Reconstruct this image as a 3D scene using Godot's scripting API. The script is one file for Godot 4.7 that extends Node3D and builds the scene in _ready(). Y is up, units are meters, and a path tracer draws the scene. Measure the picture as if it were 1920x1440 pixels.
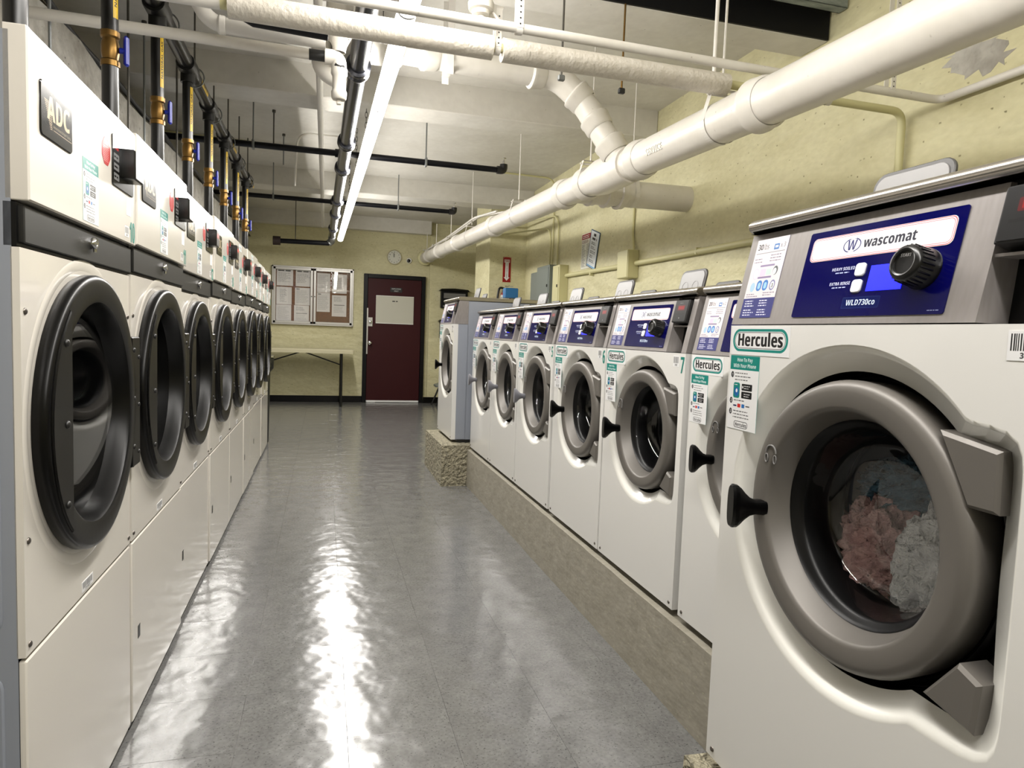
extends Node3D
# A basement laundry room: a row of gas dryers faces a row of washers on concrete plinths, under drain, gas and sprinkler pipes and one line of strip lights.

var names := {}
var mats := {}
var prints := {}
var rng := RandomNumberGenerator.new()

const CEILING := 2.95
const WALL_RIGHT := 2.48
const WALL_LEFT := -1.75
const LEDGE_X := -1.12
const LEDGE_Y := 2.46
const BACK := -11.2
const FRONT := 3.2
const DRYER_X := -0.516
const DRYER_Z := -1.391
const DRYER_PITCH := 0.7016
const PLINTH := 0.285

func _ready() -> void:
	rng.seed = 77
	var cam := Camera3D.new()
	cam.name = "camera"
	cam.position = Vector3(0, 1.18, 0)
	cam.basis = Basis.from_euler(Vector3(-0.0726, -0.2734, 0.0366))
	cam.fov = rad_to_deg(2.0 * atan(720.0 / 1270.0))
	cam.near = 0.05
	cam.far = 60.0
	add_child(cam)
	cam.current = true
	var env := Environment.new()
	env.background_mode = Environment.BG_COLOR
	env.background_color = Color(0.02, 0.02, 0.02)
	env.tonemap_mode = Environment.TONE_MAPPER_LINEAR
	env.tonemap_exposure = 1.06
	env.sdfgi_enabled = true
	env.ssao_enabled = true
	env.ssil_enabled = true
	var we := WorldEnvironment.new()
	we.name = "world_environment"
	we.environment = env
	add_child(we)
	make_materials()
	build_strip_lights()
	build_room()
	build_plinths()
	build_dryers()
	build_washers()
	build_drain_pipes()
	build_supply_pipes()
	build_gas_pipes()
	build_sprinklers()
	build_back_wall_things()
	build_right_wall_things()

# ---------------------------------------------------------------- naming and tagging
func numbered(called: String) -> String:
	if not names.has(called):
		names[called] = 0
		return called
	names[called] += 1
	return "%s_%03d" % [called, names[called]]

func tag(o: Node, label := "", category := "", group := "", kind := "") -> Node:
	if label: o.set_meta("label", label)
	if category: o.set_meta("category", category)
	if group: o.set_meta("group", group)
	if kind: o.set_meta("kind", kind)
	return o

func thing(called: String, label: String, category: String, at := Vector3.ZERO, turn := 0.0, group := "") -> Node3D:
	var o := Node3D.new()
	o.name = numbered(called)
	add_child(o)
	o.position = at
	o.rotation.y = turn
	tag(o, label, category, group)
	return o

func obj(called: String, m, mat: Material, parent: Node = self, xf := Transform3D.IDENTITY) -> MeshInstance3D:
	var o := MeshInstance3D.new()
	o.mesh = m.done() if m is Geo else m
	o.material_override = mat
	o.cast_shadow = GeometryInstance3D.SHADOW_CASTING_SETTING_ON
	o.transform = xf
	if parent == self:
		o.name = numbered(called)
		add_child(o)
	else:
		o.name = called
		parent.add_child(o, true)
	return o

func at(x: float, y: float, z: float) -> Transform3D:
	return Transform3D(Basis.IDENTITY, Vector3(x, y, z))

# ---------------------------------------------------------------- geometry
class Geo:
	var v := PackedVector3Array()
	var n := PackedVector3Array()
	var uv := PackedVector2Array()
	var xf := Transform3D.IDENTITY

	func add(a: Vector3, b: Vector3, c: Vector3, na: Vector3, nb: Vector3, nc: Vector3, ua := Vector2.ZERO, ub := Vector2.ZERO, uc := Vector2.ZERO) -> void:
		var g := (c - a).cross(b - a)
		if g.length_squared() < 1e-18: return
		if g.dot(na + nb + nc) < 0.0:
			v.append_array([xf * a, xf * c, xf * b])
			n.append_array([xf.basis * na, xf.basis * nc, xf.basis * nb])
			uv.append_array([ua, uc, ub])
		else:
			v.append_array([xf * a, xf * b, xf * c])
			n.append_array([xf.basis * na, xf.basis * nb, xf.basis * nc])
			uv.append_array([ua, ub, uc])

	func quad(a: Vector3, b: Vector3, c: Vector3, d: Vector3, hint: Vector3) -> void:
		var g := (c - a).cross(b - a)
		if g.length_squared() < 1e-16: g = (d - a).cross(c - a)
		if g.length_squared() < 1e-16: return
		g = g.normalized()
		if g.dot(hint) < 0.0: g = -g
		add(a, b, c, g, g, g, Vector2(0, 1), Vector2(1, 1), Vector2(1, 0))
		add(a, c, d, g, g, g, Vector2(0, 1), Vector2(1, 0), Vector2(0, 0))

	func smooth(a: Vector3, b: Vector3, c: Vector3, d: Vector3, na: Vector3, nb: Vector3, nc: Vector3, nd: Vector3) -> void:
		add(a, b, c, na, nb, nc)
		add(a, c, d, na, nc, nd)

	func box(c: Vector3, s: Vector3, bev := 0.0) -> Geo:
		var h := s * 0.5
		var b := minf(bev, minf(h.x, minf(h.y, h.z)) * 0.9)
		if b <= 0.0:
			for k in 3:
				for sg in [-1.0, 1.0]:
					var d := Vector3.ZERO; d[k] = sg
					var e := Vector3.ZERO; e[(k + 1) % 3] = h[(k + 1) % 3]
					var f := Vector3.ZERO; f[(k + 2) % 3] = h[(k + 2) % 3]
					var o: Vector3 = c + d * h
					quad(o - e - f, o + e - f, o + e + f, o - e + f, d)
			return self
		for k in 3:
			var k1 := (k + 1) % 3
			var k2 := (k + 2) % 3
			for sg in [-1.0, 1.0]:
				var d := Vector3.ZERO; d[k] = sg
				var e := Vector3.ZERO; e[k1] = h[k1] - b
				var f := Vector3.ZERO; f[k2] = h[k2] - b
				var o: Vector3 = c + d * h
				quad(o - e - f, o + e - f, o + e + f, o - e + f, d)
				for sg2 in [-1.0, 1.0]:
					var d2 := Vector3.ZERO; d2[k1] = sg2
					var p1 := c + f
					var p2 := c - f
					var q := Vector3.ZERO; q[k] = sg * h[k]; q[k1] = sg2 * (h[k1] - b)
					var q2 := Vector3.ZERO; q2[k] = sg * (h[k] - b); q2[k1] = sg2 * h[k1]
					quad(p1 + q, p2 + q, p2 + q2, p1 + q2, d + d2)
		for sx in [-1.0, 1.0]:
			for sy in [-1.0, 1.0]:
				for sz in [-1.0, 1.0]:
					var sv := Vector3(sx, sy, sz)
					var a := c + sv * Vector3(h.x, h.y - b, h.z - b)
					var bb := c + sv * Vector3(h.x - b, h.y, h.z - b)
					var cc := c + sv * Vector3(h.x - b, h.y - b, h.z)
					var nn := sv.normalized()
					add(a, bb, cc, nn, nn, nn)
		return self

	# five sides of a box, open towards +z
	func shell(lo: Vector3, hi: Vector3) -> Geo:
		var c := (lo + hi) * 0.5
		var h := (hi - lo) * 0.5
		for k in 3:
			for sg in [-1.0, 1.0]:
				if k == 2 and sg > 0.0: continue
				var d := Vector3.ZERO; d[k] = sg
				var e := Vector3.ZERO; e[(k + 1) % 3] = h[(k + 1) % 3]
				var f := Vector3.ZERO; f[(k + 2) % 3] = h[(k + 2) % 3]
				var o: Vector3 = c + d * h
				quad(o - e - f, o + e - f, o + e + f, o - e + f, d)
		return self

	# profile of (radius, height) turned about the local y axis of t
	func lathe(p: Array, t := Transform3D.IDENTITY, segs := 32, flip := false, crease := 0.75) -> Geo:
		var m := p.size()
		var seg_n: Array[Vector2] = []
		for i in m - 1:
			var d: Vector2 = (p[i + 1] - p[i])
			var nn := Vector2(d.y, -d.x).normalized()
			seg_n.append(-nn if flip else nn)
		for i in m - 1:
			var n0: Vector2 = seg_n[i]
			var n1: Vector2 = seg_n[i]
			if i > 0 and seg_n[i - 1].dot(seg_n[i]) > crease: n0 = (seg_n[i - 1] + seg_n[i]).normalized()
			if i < m - 2 and seg_n[i + 1].dot(seg_n[i]) > crease: n1 = (seg_n[i + 1] + seg_n[i]).normalized()
			for k in segs:
				var a := TAU * k / segs
				var b := TAU * (k + 1) / segs
				var ca := Vector3(cos(a), 0, sin(a))
				var cb := Vector3(cos(b), 0, sin(b))
				var up := Vector3.UP
				smooth(t * (ca * p[i].x + up * p[i].y), t * (cb * p[i].x + up * p[i].y), t * (cb * p[i + 1].x + up * p[i + 1].y), t * (ca * p[i + 1].x + up * p[i + 1].y),
					(t.basis * (ca * n0.x + up * n0.y)).normalized(), (t.basis * (cb * n0.x + up * n0.y)).normalized(), (t.basis * (cb * n1.x + up * n1.y)).normalized(), (t.basis * (ca * n1.x + up * n1.y)).normalized())
		return self

	func tube(path: PackedVector3Array, rad, segs := 12, caps := true) -> Geo:
		var m := path.size()
		var frames: Array[Basis] = []
		var last := Vector3.ZERO
		for i in m:
			var d: Vector3
			if i == 0: d = path[1] - path[0]
			elif i == m - 1: d = path[m - 1] - path[m - 2]
			else: d = (path[i + 1] - path[i]).normalized() + (path[i] - path[i - 1]).normalized()
			d = d.normalized()
			var x: Vector3
			if i == 0:
				x = d.cross(Vector3.UP if absf(d.y) < 0.9 else Vector3.RIGHT).normalized()
			else:
				x = (last - d * last.dot(d)).normalized()
			last = x
			frames.append(Basis(x, d, x.cross(d)))
		for i in m - 1:
			var r0: float = rad if rad is float else rad[i]
			var r1: float = rad if rad is float else rad[i + 1]
			for k in segs:
				var a := TAU * k / segs
				var b := TAU * (k + 1) / segs
				var n0a := frames[i].x * cos(a) + frames[i].z * sin(a)
				var n0b := frames[i].x * cos(b) + frames[i].z * sin(b)
				var n1a := frames[i + 1].x * cos(a) + frames[i + 1].z * sin(a)
				var n1b := frames[i + 1].x * cos(b) + frames[i + 1].z * sin(b)
				smooth(path[i] + n0a * r0, path[i] + n0b * r0, path[i + 1] + n1b * r1, path[i + 1] + n1a * r1, n0a, n0b, n1b, n1a)
		if caps:
			for e in [0, m - 1]:
				var r: float = rad if rad is float else rad[e]
				var nn: Vector3 = frames[e].y * (-1.0 if e == 0 else 1.0)
				for k in segs:
					var a := TAU * k / segs
					var b := TAU * (k + 1) / segs
					add(path[e], path[e] + (frames[e].x * cos(a) + frames[e].z * sin(a)) * r, path[e] + (frames[e].x * cos(b) + frames[e].z * sin(b)) * r, nn, nn, nn)
		return self

	func rod(a: Vector3, b: Vector3, r: float, segs := 12) -> Geo:
		return tube(PackedVector3Array([a, b]), r, segs)

	# polygon in the local xy plane of t, from z0 to z1, its front cap mapped 0..1 over its bounds
	func ext(poly: PackedVector2Array, z0: float, z1: float, t := Transform3D.IDENTITY, bev := 0.0, back := true) -> Geo:
		var m := poly.size()
		if Geometry2D.is_polygon_clockwise(poly): poly.reverse()
		var lo := poly[0]
		var hi := poly[0]
		var en: Array[Vector2] = []
		for i in m:
			lo = lo.min(poly[i]); hi = hi.max(poly[i])
			var d := (poly[(i + 1) % m] - poly[i]).normalized()
			en.append(Vector2(d.y, -d.x))
		var front := PackedVector2Array()
		for i in m:
			var a := en[(i + m - 1) % m]
			var b := en[i]
			var s := (a + b)
			s = s / maxf(0.3, s.dot(b)) if s.length() > 0.01 else b
			front.append(poly[i] - s * bev)
		var span := (hi - lo).max(Vector2(1e-6, 1e-6))
		var tris := Geometry2D.triangulate_polygon(poly)
		var nz := t.basis * Vector3(0, 0, 1)
		for k in range(0, tris.size(), 3):
			var pts := [front[tris[k]], front[tris[k + 1]], front[tris[k + 2]]]
			var uvs := []
			for q in pts: uvs.append(Vector2((q.x - lo.x) / span.x, 1.0 - (q.y - lo.y) / span.y))
			add(t * Vector3(pts[0].x, pts[0].y, z1), t * Vector3(pts[1].x, pts[1].y, z1), t * Vector3(pts[2].x, pts[2].y, z1), nz, nz, nz, uvs[0], uvs[1], uvs[2])
		if back:
			for k in range(0, tris.size(), 3):
				add(t * Vector3(poly[tris[k]].x, poly[tris[k]].y, z0), t * Vector3(poly[tris[k + 1]].x, poly[tris[k + 1]].y, z0), t * Vector3(poly[tris[k + 2]].x, poly[tris[k + 2]].y, z0), -nz, -nz, -nz)
		for i in m:
			var j := (i + 1) % m
			var n0 := en[i]
			var n1 := en[i]
			if en[(i + m - 1) % m].dot(en[i]) > 0.8: n0 = (en[(i + m - 1) % m] + en[i]).normalized()
			if en[j].dot(en[i]) > 0.8: n1 = (en[j] + en[i]).normalized()
			var a0 := t.basis * Vector3(n0.x, n0.y, 0)
			var a1 := t.basis * Vector3(n1.x, n1.y, 0)
			smooth(t * Vector3(poly[i].x, poly[i].y, z0), t * Vector3(poly[j].x, poly[j].y, z0), t * Vector3(poly[j].x, poly[j].y, z1 - bev), t * Vector3(poly[i].x, poly[i].y, z1 - bev), a0, a1, a1, a0)
			if bev > 0.0:
				var c0 := (a0 + nz).normalized()
				var c1 := (a1 + nz).normalized()
				smooth(t * Vector3(poly[i].x, poly[i].y, z1 - bev), t * Vector3(poly[j].x, poly[j].y, z1 - bev), t * Vector3(front[j].x, front[j].y, z1), t * Vector3(front[i].x, front[i].y, z1), c0, c1, c1, c0)
		return self

	# strip between two closed loops of equal length
	func loops(a: PackedVector3Array, b: PackedVector3Array, na: PackedVector3Array, nb: PackedVector3Array) -> Geo:
		var m := a.size()
		for i in m:
			var j := (i + 1) % m
			smooth(a[i], a[j], b[j], b[i], na[i], na[j], nb[j], nb[i])
		return self

	func done() -> ArrayMesh:
		var arr := []
		arr.resize(Mesh.ARRAY_MAX)
		arr[Mesh.ARRAY_VERTEX] = v
		arr[Mesh.ARRAY_NORMAL] = n
		arr[Mesh.ARRAY_TEX_UV] = uv
		var m := ArrayMesh.new()
		m.add_surface_from_arrays(Mesh.PRIMITIVE_TRIANGLES, arr)
		return m

func geo() -> Geo:
	return Geo.new()

func rrect(x0: float, y0: float, x1: float, y1: float, r: float, k := 4) -> PackedVector2Array:
	var out := PackedVector2Array()
	var cs := [Vector2(x1 - r, y0 + r), Vector2(x1 - r, y1 - r), Vector2(x0 + r, y1 - r), Vector2(x0 + r, y0 + r)]
	for c in 4:
		for i in k + 1:
			var a := -PI / 2 + c * PI / 2 + PI / 2 * i / k
			out.append(cs[c] + Vector2(cos(a), sin(a)) * r)
	return out

func plate(x0: float, y0: float, x1: float, y1: float, z0: float, z1: float, r := 0.0, bev := 0.0) -> Geo:
	var p := rrect(x0, y0, x1, y1, r) if r > 0.0 else PackedVector2Array([Vector2(x0, y0), Vector2(x1, y0), Vector2(x1, y1), Vector2(x0, y1)])
	return geo().ext(p, z0, z1, Transform3D.IDENTITY, bev)

# y axis of the result runs along d
func along(o: Vector3, d: Vector3) -> Transform3D:
	d = d.normalized()
	var x := d.cross(Vector3.UP if absf(d.y) < 0.9 else Vector3.RIGHT).normalized()
	return Transform3D(Basis(x, d, x.cross(d)), o)

func hemi(r: float, k := 6, squash := 1.0) -> Array:
	var out := []
	for i in k + 1:
		var a := PI / 2 * i / k
		out.append(Vector2(r * cos(a), r * sin(a) * squash))
	return out

# smooth path through corner points, each corner replaced by an arc of about radius r
func bend(pts: Array, r: float, k := 6) -> PackedVector3Array:
	var out := PackedVector3Array([pts[0]])
	for i in range(1, pts.size() - 1):
		var a: Vector3 = pts[i - 1]
		var b: Vector3 = pts[i]
		var c: Vector3 = pts[i + 1]
		var q := minf(r, minf((b - a).length(), (c - b).length()) * 0.5)
		var p0 := b + (a - b).normalized() * q
		var p1 := b + (c - b).normalized() * q
		for j in k + 1:
			var t := float(j) / k
			out.append(p0.lerp(b, t).lerp(b.lerp(p1, t), t))
	out.append(pts[-1])
	return out

func words(text: String, height: float, depth := 0.001, squeeze := 1.0, serif := false) -> TextMesh:
	var key := "words|%s|%s|%s" % [text, height, serif]
	if prints.has(key): return prints[key]
	var f := SystemFont.new()
	f.font_names = PackedStringArray(["Droid Serif" if serif else "Droid Sans"])
	f.font_weight = 700
	var t := TextMesh.new()
	t.font = f
	t.text = text
	t.font_size = 64
	t.pixel_size = height / 46.0
	t.depth = depth
	t.curve_step = 4.0
	prints[key] = t
	return t

# ---------------------------------------------------------------- print: flat lettering and drawings on stickers and signs
func sheet(w: int, h: int, c: Color) -> Image:
	var im := Image.create(w, h, false, Image.FORMAT_RGB8)
	im.fill(c)
	return im

func put(im: Image, x: float, y: float, w: float, h: float, c: Color) -> void:
	im.fill_rect(Rect2i(int(x), int(y), maxi(1, int(w)), maxi(1, int(h))), c)

func pill(im: Image, x: float, y: float, w: float, h: float, r: float, c: Color) -> void:
	for py in range(maxi(0, int(y)), mini(im.get_height(), int(y + h))):
		for px in range(maxi(0, int(x)), mini(im.get_width(), int(x + w))):
			var dx := maxf(maxf(x + r - px - 0.5, px + 0.5 - (x + w - r)), 0.0)
			var dy := maxf(maxf(y + r - py - 0.5, py + 0.5 - (y + h - r)), 0.0)
			var d := sqrt(dx * dx + dy * dy)
			if d < r + 0.5: im.set_pixel(px, py, im.get_pixel(px, py).lerp(c, clampf(r + 0.5 - d, 0.0, 1.0)))

func oval(im: Image, cx: float, cy: float, rx: float, ry: float, c: Color) -> void:
	for py in range(maxi(0, int(cy - ry)), mini(im.get_height(), int(cy + ry) + 1)):
		for px in range(maxi(0, int(cx - rx)), mini(im.get_width(), int(cx + rx) + 1)):
			var d := Vector2((px + 0.5 - cx) / rx, (py + 0.5 - cy) / ry).length()
			if d < 1.0: im.set_pixel(px, py, im.get_pixel(px, py).lerp(c, clampf((1.0 - d) * minf(rx, ry), 0.0, 1.0)))

# lettering: x, y is the left end of the baseline (align 1: centre), h the height of a capital, all in pixels
func letter(im: Image, text: String, x: float, y: float, h: float, c: Color, squeeze := 1.0, align := 0, serif := false, weight := 700, slant := 0.0) -> float:
	var f := SystemFont.new()
	f.font_names = PackedStringArray(["Droid Serif" if serif else "Droid Sans"])
	f.font_weight = weight
	var t := TextMesh.new()
	t.font = f
	t.text = text
	t.font_size = 64
	t.pixel_size = 1.0
	t.depth = 0.0
	t.curve_step = 3.0
	t.horizontal_alignment = HORIZONTAL_ALIGNMENT_LEFT
	var arr := t.get_mesh_arrays()
	var vs: PackedVector3Array = arr[Mesh.ARRAY_VERTEX]
	var ix: PackedInt32Array = arr[Mesh.ARRAY_INDEX]
	var s := h / 46.0
	var wide := t.get_aabb().end.x * s * squeeze
	var ox := x - (wide * 0.5 if align == 1 else 0.0)
	var cover := {}
	for k in range(0, ix.size(), 3):
		var p: Array[Vector2] = []
		for j in 3:
			var q := vs[ix[k + j]]
			p.append(Vector2(ox + q.x * s * squeeze + (q.y + 22.0) * s * slant, y - (q.y + 22.0) * s))
		var lo := p[0].min(p[1]).min(p[2])
		var hi := p[0].max(p[1]).max(p[2])
		for py in range(maxi(0, int(lo.y)), mini(im.get_height(), int(hi.y) + 1)):
			for px in range(maxi(0, int(lo.x)), mini(im.get_width(), int(hi.x) + 1)):
				var got := 0
				for sub in 9:
					var q := Vector2(px + (sub % 3) / 3.0 + 0.167, py + (sub / 3) / 3.0 + 0.167)
					var d0 := (p[1] - p[0]).cross(q - p[0])
					var d1 := (p[2] - p[1]).cross(q - p[1])
					var d2 := (p[0] - p[2]).cross(q - p[2])
					if (d0 >= 0 and d1 >= 0 and d2 >= 0) or (d0 <= 0 and d1 <= 0 and d2 <= 0): got |= 1 << sub
				if got:
					var key := py * 8192 + px
					cover[key] = cover.get(key, 0) | got
	for key in cover:
		var bits: int = cover[key]
		var cnt := 0
		while bits:
			cnt += bits & 1
			bits >>= 1
		var px: int = key % 8192
		var py: int = key / 8192
		im.set_pixel(px, py, im.get_pixel(px, py).lerp(c, cnt / 9.0))
	return wide

# a block of print too small to read: rows of short dashes
func fine_print(im: Image, x: float, y: float, w: float, rows: int, pitch: float, thick: float, c: Color, seed_ := 1, ragged := 0.35) -> void:
	var r := RandomNumberGenerator.new()
	r.seed = seed_
	for k in rows:
		var px := x
		var end := x + w * (1.0 - r.randf() * ragged)
		while px < end:
			var l := minf(r.randf_range(thick * 1.5, thick * 5.0), end - px)
			put(im, px, y + k * pitch, l, thick, c)
			px += l + thick * 0.9

func printed(key: String, im: Image, rough := 0.35) -> StandardMaterial3D:
	im.generate_mipmaps()
	var m := StandardMaterial3D.new()
	m.resource_name = key
	m.albedo_texture = ImageTexture.create_from_image(im)
	m.roughness = rough
	mats[key] = m
	return m

func bars(im: Image, x: float, y: float, w: float, h: float, seed_: int) -> void:
	var r := RandomNumberGenerator.new()
	r.seed = seed_
	var px := x
	while px < x + w - 4:
		var l := float(r.randi_range(1, 3)) * w / 70.0
		put(im, px, y, l, h, Color(0.08, 0.08, 0.08))
		px += l + float(r.randi_range(1, 2)) * w / 70.0

func make_prints() -> void:
	var teal := Color(0.0, 0.48, 0.44)
	var ink := Color(0.05, 0.05, 0.06)
	var white := Color(0.86, 0.86, 0.86)
	var navy := Color(0.05, 0.06, 0.35)
	# the laundry company's oval sticker
	var im := sheet(512, 160, white)
	pill(im, 14, 12, 484, 128, 62, teal)
	pill(im, 30, 26, 452, 100, 50, white)
	pill(im, 34, 30, 444, 92, 46, ink)
	pill(im, 37, 33, 438, 86, 43, white)
	for q in 3: letter(im, "Hercules", 254 + q * 2, 108, 70, ink, 0.98, 1)
	printed("company_sticker", im)
	# how to pay sticker
	im = sheet(256, 400, white)
	put(im, 0, 0, 256, 76, teal)
	letter(im, "How To Pay", 128, 32, 20, white, 0.9, 1)
	letter(im, "With Your Phone", 128, 64, 20, white, 0.9, 1)
	for k in 3:
		var y: float = [104.0, 246.0, 306.0][k]
		oval(im, 24, y, 13, 17, ink)
		letter(im, str(k + 1), 24, y + 8, 16, white, 1.0, 1)
	fine_print(im, 48, 92, 170, 3, 18, 5, Color(0.3, 0.3, 0.3), 4)
	pill(im, 40, 146, 58, 84, 14, teal)
	oval(im, 69, 196, 22, 26, Color(0.1, 0.35, 0.6))
	oval(im, 69, 190, 9, 11, white)
	fine_print(im, 48, 156, 40, 1, 8, 4, white, 9)
	pill(im, 114, 150, 92, 36, 5, ink)
	pill(im, 114, 192, 92, 36, 5, ink)
	fine_print(im, 136, 160, 62, 2, 12, 4, white, 7)
	fine_print(im, 136, 203, 62, 2, 12, 4, white, 8)
	oval(im, 124, 168, 6, 8, white)
	fine_print(im, 48, 240, 120, 1, 10, 5, Color(0.3, 0.3, 0.3), 5)
	put(im, 46, 268, 30, 8, Color(0.1, 0.1, 0.3))
	pill(im, 84, 260, 28, 20, 3, Color(0.75, 0.12, 0.1))
	pill(im, 122, 260, 26, 20, 3, Color(0.15, 0.4, 0.65))
	put(im, 158, 266, 34, 6, Color(0.25, 0.25, 0.25))
	fine_print(im, 48, 298, 190, 3, 17, 5, Color(0.3, 0.3, 0.3), 6)
	pill(im, 60, 354, 124, 36, 16, ink)
	pill(im, 63, 357, 118, 30, 14, white)
	letter(im, "Hercules", 122, 382, 19, ink, 0.95, 1)
	printed("pay_sticker", im)
	# load size labels, 30 and 20 lbs
	for size in [30, 20]:
		im = sheet(256, 420, Color(0.80, 0.775, 0.785))
		var wdt := letter(im, str(size), 16, 56, 30, ink, 0.95)
		letter(im, "lbs", 20 + wdt, 56, 30, Color(0.3, 0.3, 0.3), 0.85, 0, false, 400)
		pill(im, 150, 34, 40, 30, 4, Color(0.2, 0.4, 0.65))
		put(im, 158, 42, 24, 12, white)
		put(im, 164, 16, 12, 18, Color(0.75, 0.85, 0.9))
		letter(im, "x %d" % (3 if size == 30 else 2), 200, 56, 24, Color(0.3, 0.3, 0.35), 0.9, 0, false, 400)
		put(im, 12, 74, 232, 3, Color(0.4, 0.4, 0.42))
		fine_print(im, 14, 104, 80, 2, 16, 4, Color(0.35, 0.3, 0.4), 2)
		fine_print(im, 140, 90, 104, 3, 15, 4, Color(0.35, 0.3, 0.4), 3)
		put(im, 74, 140, 116, 10, Color(0.5, 0.45, 0.58))
		put(im, 84, 162, 46, 38, Color(0.9, 0.7, 0.78))
		put(im, 132, 164, 42, 32, Color(0.7, 0.78, 0.76))
		put(im, 74, 202, 110, 10, Color(0.48, 0.42, 0.56))
		oval(im, 52, 186, 24, 30, Color(0.86, 0.7, 0.78))
		oval(im, 52, 186, 19, 25, Color(0.92, 0.85, 0.88))
		oval(im, 206, 176, 20, 24, Color(0.3, 0.32, 0.34))
		oval(im, 202, 180, 14, 18, white)
		for k in 2:
			pill(im, 82 + k * 50, 222, 42, 56, 20, Color(0.2, 0.42, 0.68))
			pill(im, 92 + k * 50, 234, 22, 34, 10, Color(0.55, 0.72, 0.88))
		oval(im, 50, 256, 20, 26, Color(0.6, 0.72, 0.8))
		oval(im, 210, 252, 22, 28, Color(0.45, 0.45, 0.6))
		oval(im, 210, 252, 15, 20, white)
		letter(im, "3", 210, 264, 20, ink, 1.0, 1)
		fine_print(im, 14, 292, 96, 2, 12, 4, Color(0.35, 0.3, 0.4), 12)
		fine_print(im, 150, 288, 94, 2, 12, 4, Color(0.35, 0.3, 0.4), 13)
		put(im, 0, 316, 256, 104, Color(0.16, 0.17, 0.42))
		for q in 4:
			fine_print(im, 20 + (q % 2) * 118, 328 + (q / 2) * 48, 96, 3, 13, 5, Color(0.86, 0.86, 0.92), 20 + q)
		printed("load_label_%d" % size, im)
	# white brand plate
	im = sheet(1024, 152, white)
	pill(im, 2, 2, 1020, 148, 36, Color(0.72, 0.25, 0.3))
	pill(im, 6, 6, 1012, 140, 34, Color(0.95, 0.86, 0.87))
	pill(im, 12, 12, 1000, 128, 30, Color(0.75, 0.33, 0.38))
	pill(im, 15, 15, 994, 122, 28, white)
	oval(im, 342, 76, 70, 45, navy)
	oval(im, 342, 76, 63, 39, white)
	put(im, 318, 28, 48, 9, white)
	put(im, 318, 115, 48, 9, white)
	letter(im, "W", 342, 105, 60, navy, 0.95, 1, false, 700)
	for q in 2: letter(im, "wascomat", 430 + q * 2, 100, 58, Color(0.08, 0.08, 0.16), 0.93, 0, false, 700)
	printed("brand_plate", im)
	# blue control panels with the model plate
	for size in [30, 20]:
		im = sheet(800, 400, Color(0.012, 0.015, 0.27))
		for k in 2:
			var y := 196.0 + k * 66.0
			letter(im, ["HEAVY SOILED", "EXTRA RINSE"][k], 258, y, 14, Color(0.85, 0.87, 0.92), 1.0, 1)
			fine_print(im, 218, y + 8, 80, 1, 8, 5, Color(0.7, 0.74, 0.85), 70 + k, 0.0)
		pill(im, 300, 318, 200, 50, 6, Color(0.1, 0.14, 0.34))
		pill(im, 304, 322, 192, 42, 4, Color(0.03, 0.08, 0.3))
		letter(im, "WLD730co" if size == 30 else "WLD720co", 400, 354, 24, Color(0.85, 0.9, 0.95), 0.95, 1)
		fine_print(im, 730, 384, 50, 1, 6, 3, Color(0.6, 0.62, 0.75), 3, 0.0)
		printed("control_print_%d" % size, im, 0.12)
	# barcode stickers
	im = sheet(128, 80, white)
	bars(im, 8, 8, 112, 46, 5)
	letter(im, "31487", 64, 74, 15, ink, 1.0, 1)
	printed("barcode_sticker", im)
	# dryer maker's badge
	im = sheet(400, 300, Color(0.025, 0.025, 0.03))
	var gold := Color(0.78, 0.72, 0.61)
	for q in 3: letter(im, "ADC", 214 + q * 3, 190, 128, gold, 0.82, 1)
	for k in 16:
		var l := 92.0 - k * 4.5
		put(im, 40 + k * 4.6, 92 + k * 9.6, l, 4.2, gold)
	letter(im, "American Dryer Corp.", 262, 222, 17, Color(0.6, 0.56, 0.48), 0.95, 1)
	put(im, 150, 234, 236, 3, gold)
	printed("maker_badge", im, 0.12)
	# red octagon warning
	im = sheet(200, 200, Color(0.66, 0.06, 0.09))
	letter(im, "STOP", 100, 52, 28, white, 0.95, 1)
	for k in 9:
		fine_print(im, 26 + absf(k - 3.5) * 4, 66 + k * 13, 150 - absf(k - 3.5) * 8, 1, 10, 4, Color(0.93, 0.75, 0.75), 30 + k, 0.1)
	printed("stop_sticker", im)
	# dryer selector panel
	im = sheet(300, 260, Color(0.02, 0.02, 0.022))
	pill(im, 14, 26, 66, 46, 4, Color(0.6, 0.03, 0.06))
	fine_print(im, 24, 58, 46, 1, 8, 5, Color(0.95, 0.8, 0.8), 2)
	for k in 3:
		pill(im, 14, 92 + k * 50, 72, 36, 5, Color(0.45, 0.45, 0.45))
		fine_print(im, 22, 106 + k * 50, 56, 1, 8, 9, Color(0.05, 0.05, 0.05), 80 + k, 0.1)
	printed("selector_panel", im, 0.15)
	# payment reader faces
	im = sheet(160, 200, Color(0.06, 0.06, 0.065))
	pill(im, 36, 44, 92, 52, 5, Color(0.3, 0.01, 0.02))
	put(im, 46, 54, 72, 32, Color(0.5, 0.02, 0.03))
	put(im, 20, 122, 120, 14, Color(0.005, 0.005, 0.005))
	fine_print(im, 56, 22, 50, 1, 8, 4, Color(0.5, 0.5, 0.5), 2)
	oval(im, 80, 168, 5, 7, Color(0.6, 0.6, 0.6))
	printed("reader_face", im, 0.3)
	im = sheet(160, 140, Color(0.26, 0.25, 0.25))
	put(im, 16, 26, 128, 44, Color(0.62, 0.14, 0.12))
	fine_print(im, 30, 38, 100, 1, 8, 20, Color(0.95, 0.35, 0.3), 5, 0.0)
	put(im, 10, 84, 140, 12, Color(0.01, 0.01, 0.01))
	printed("dryer_reader_face", im, 0.3)
	# fire extinguisher sign
	im = sheet(128, 400, Color(0.55, 0.02, 0.04))
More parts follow.
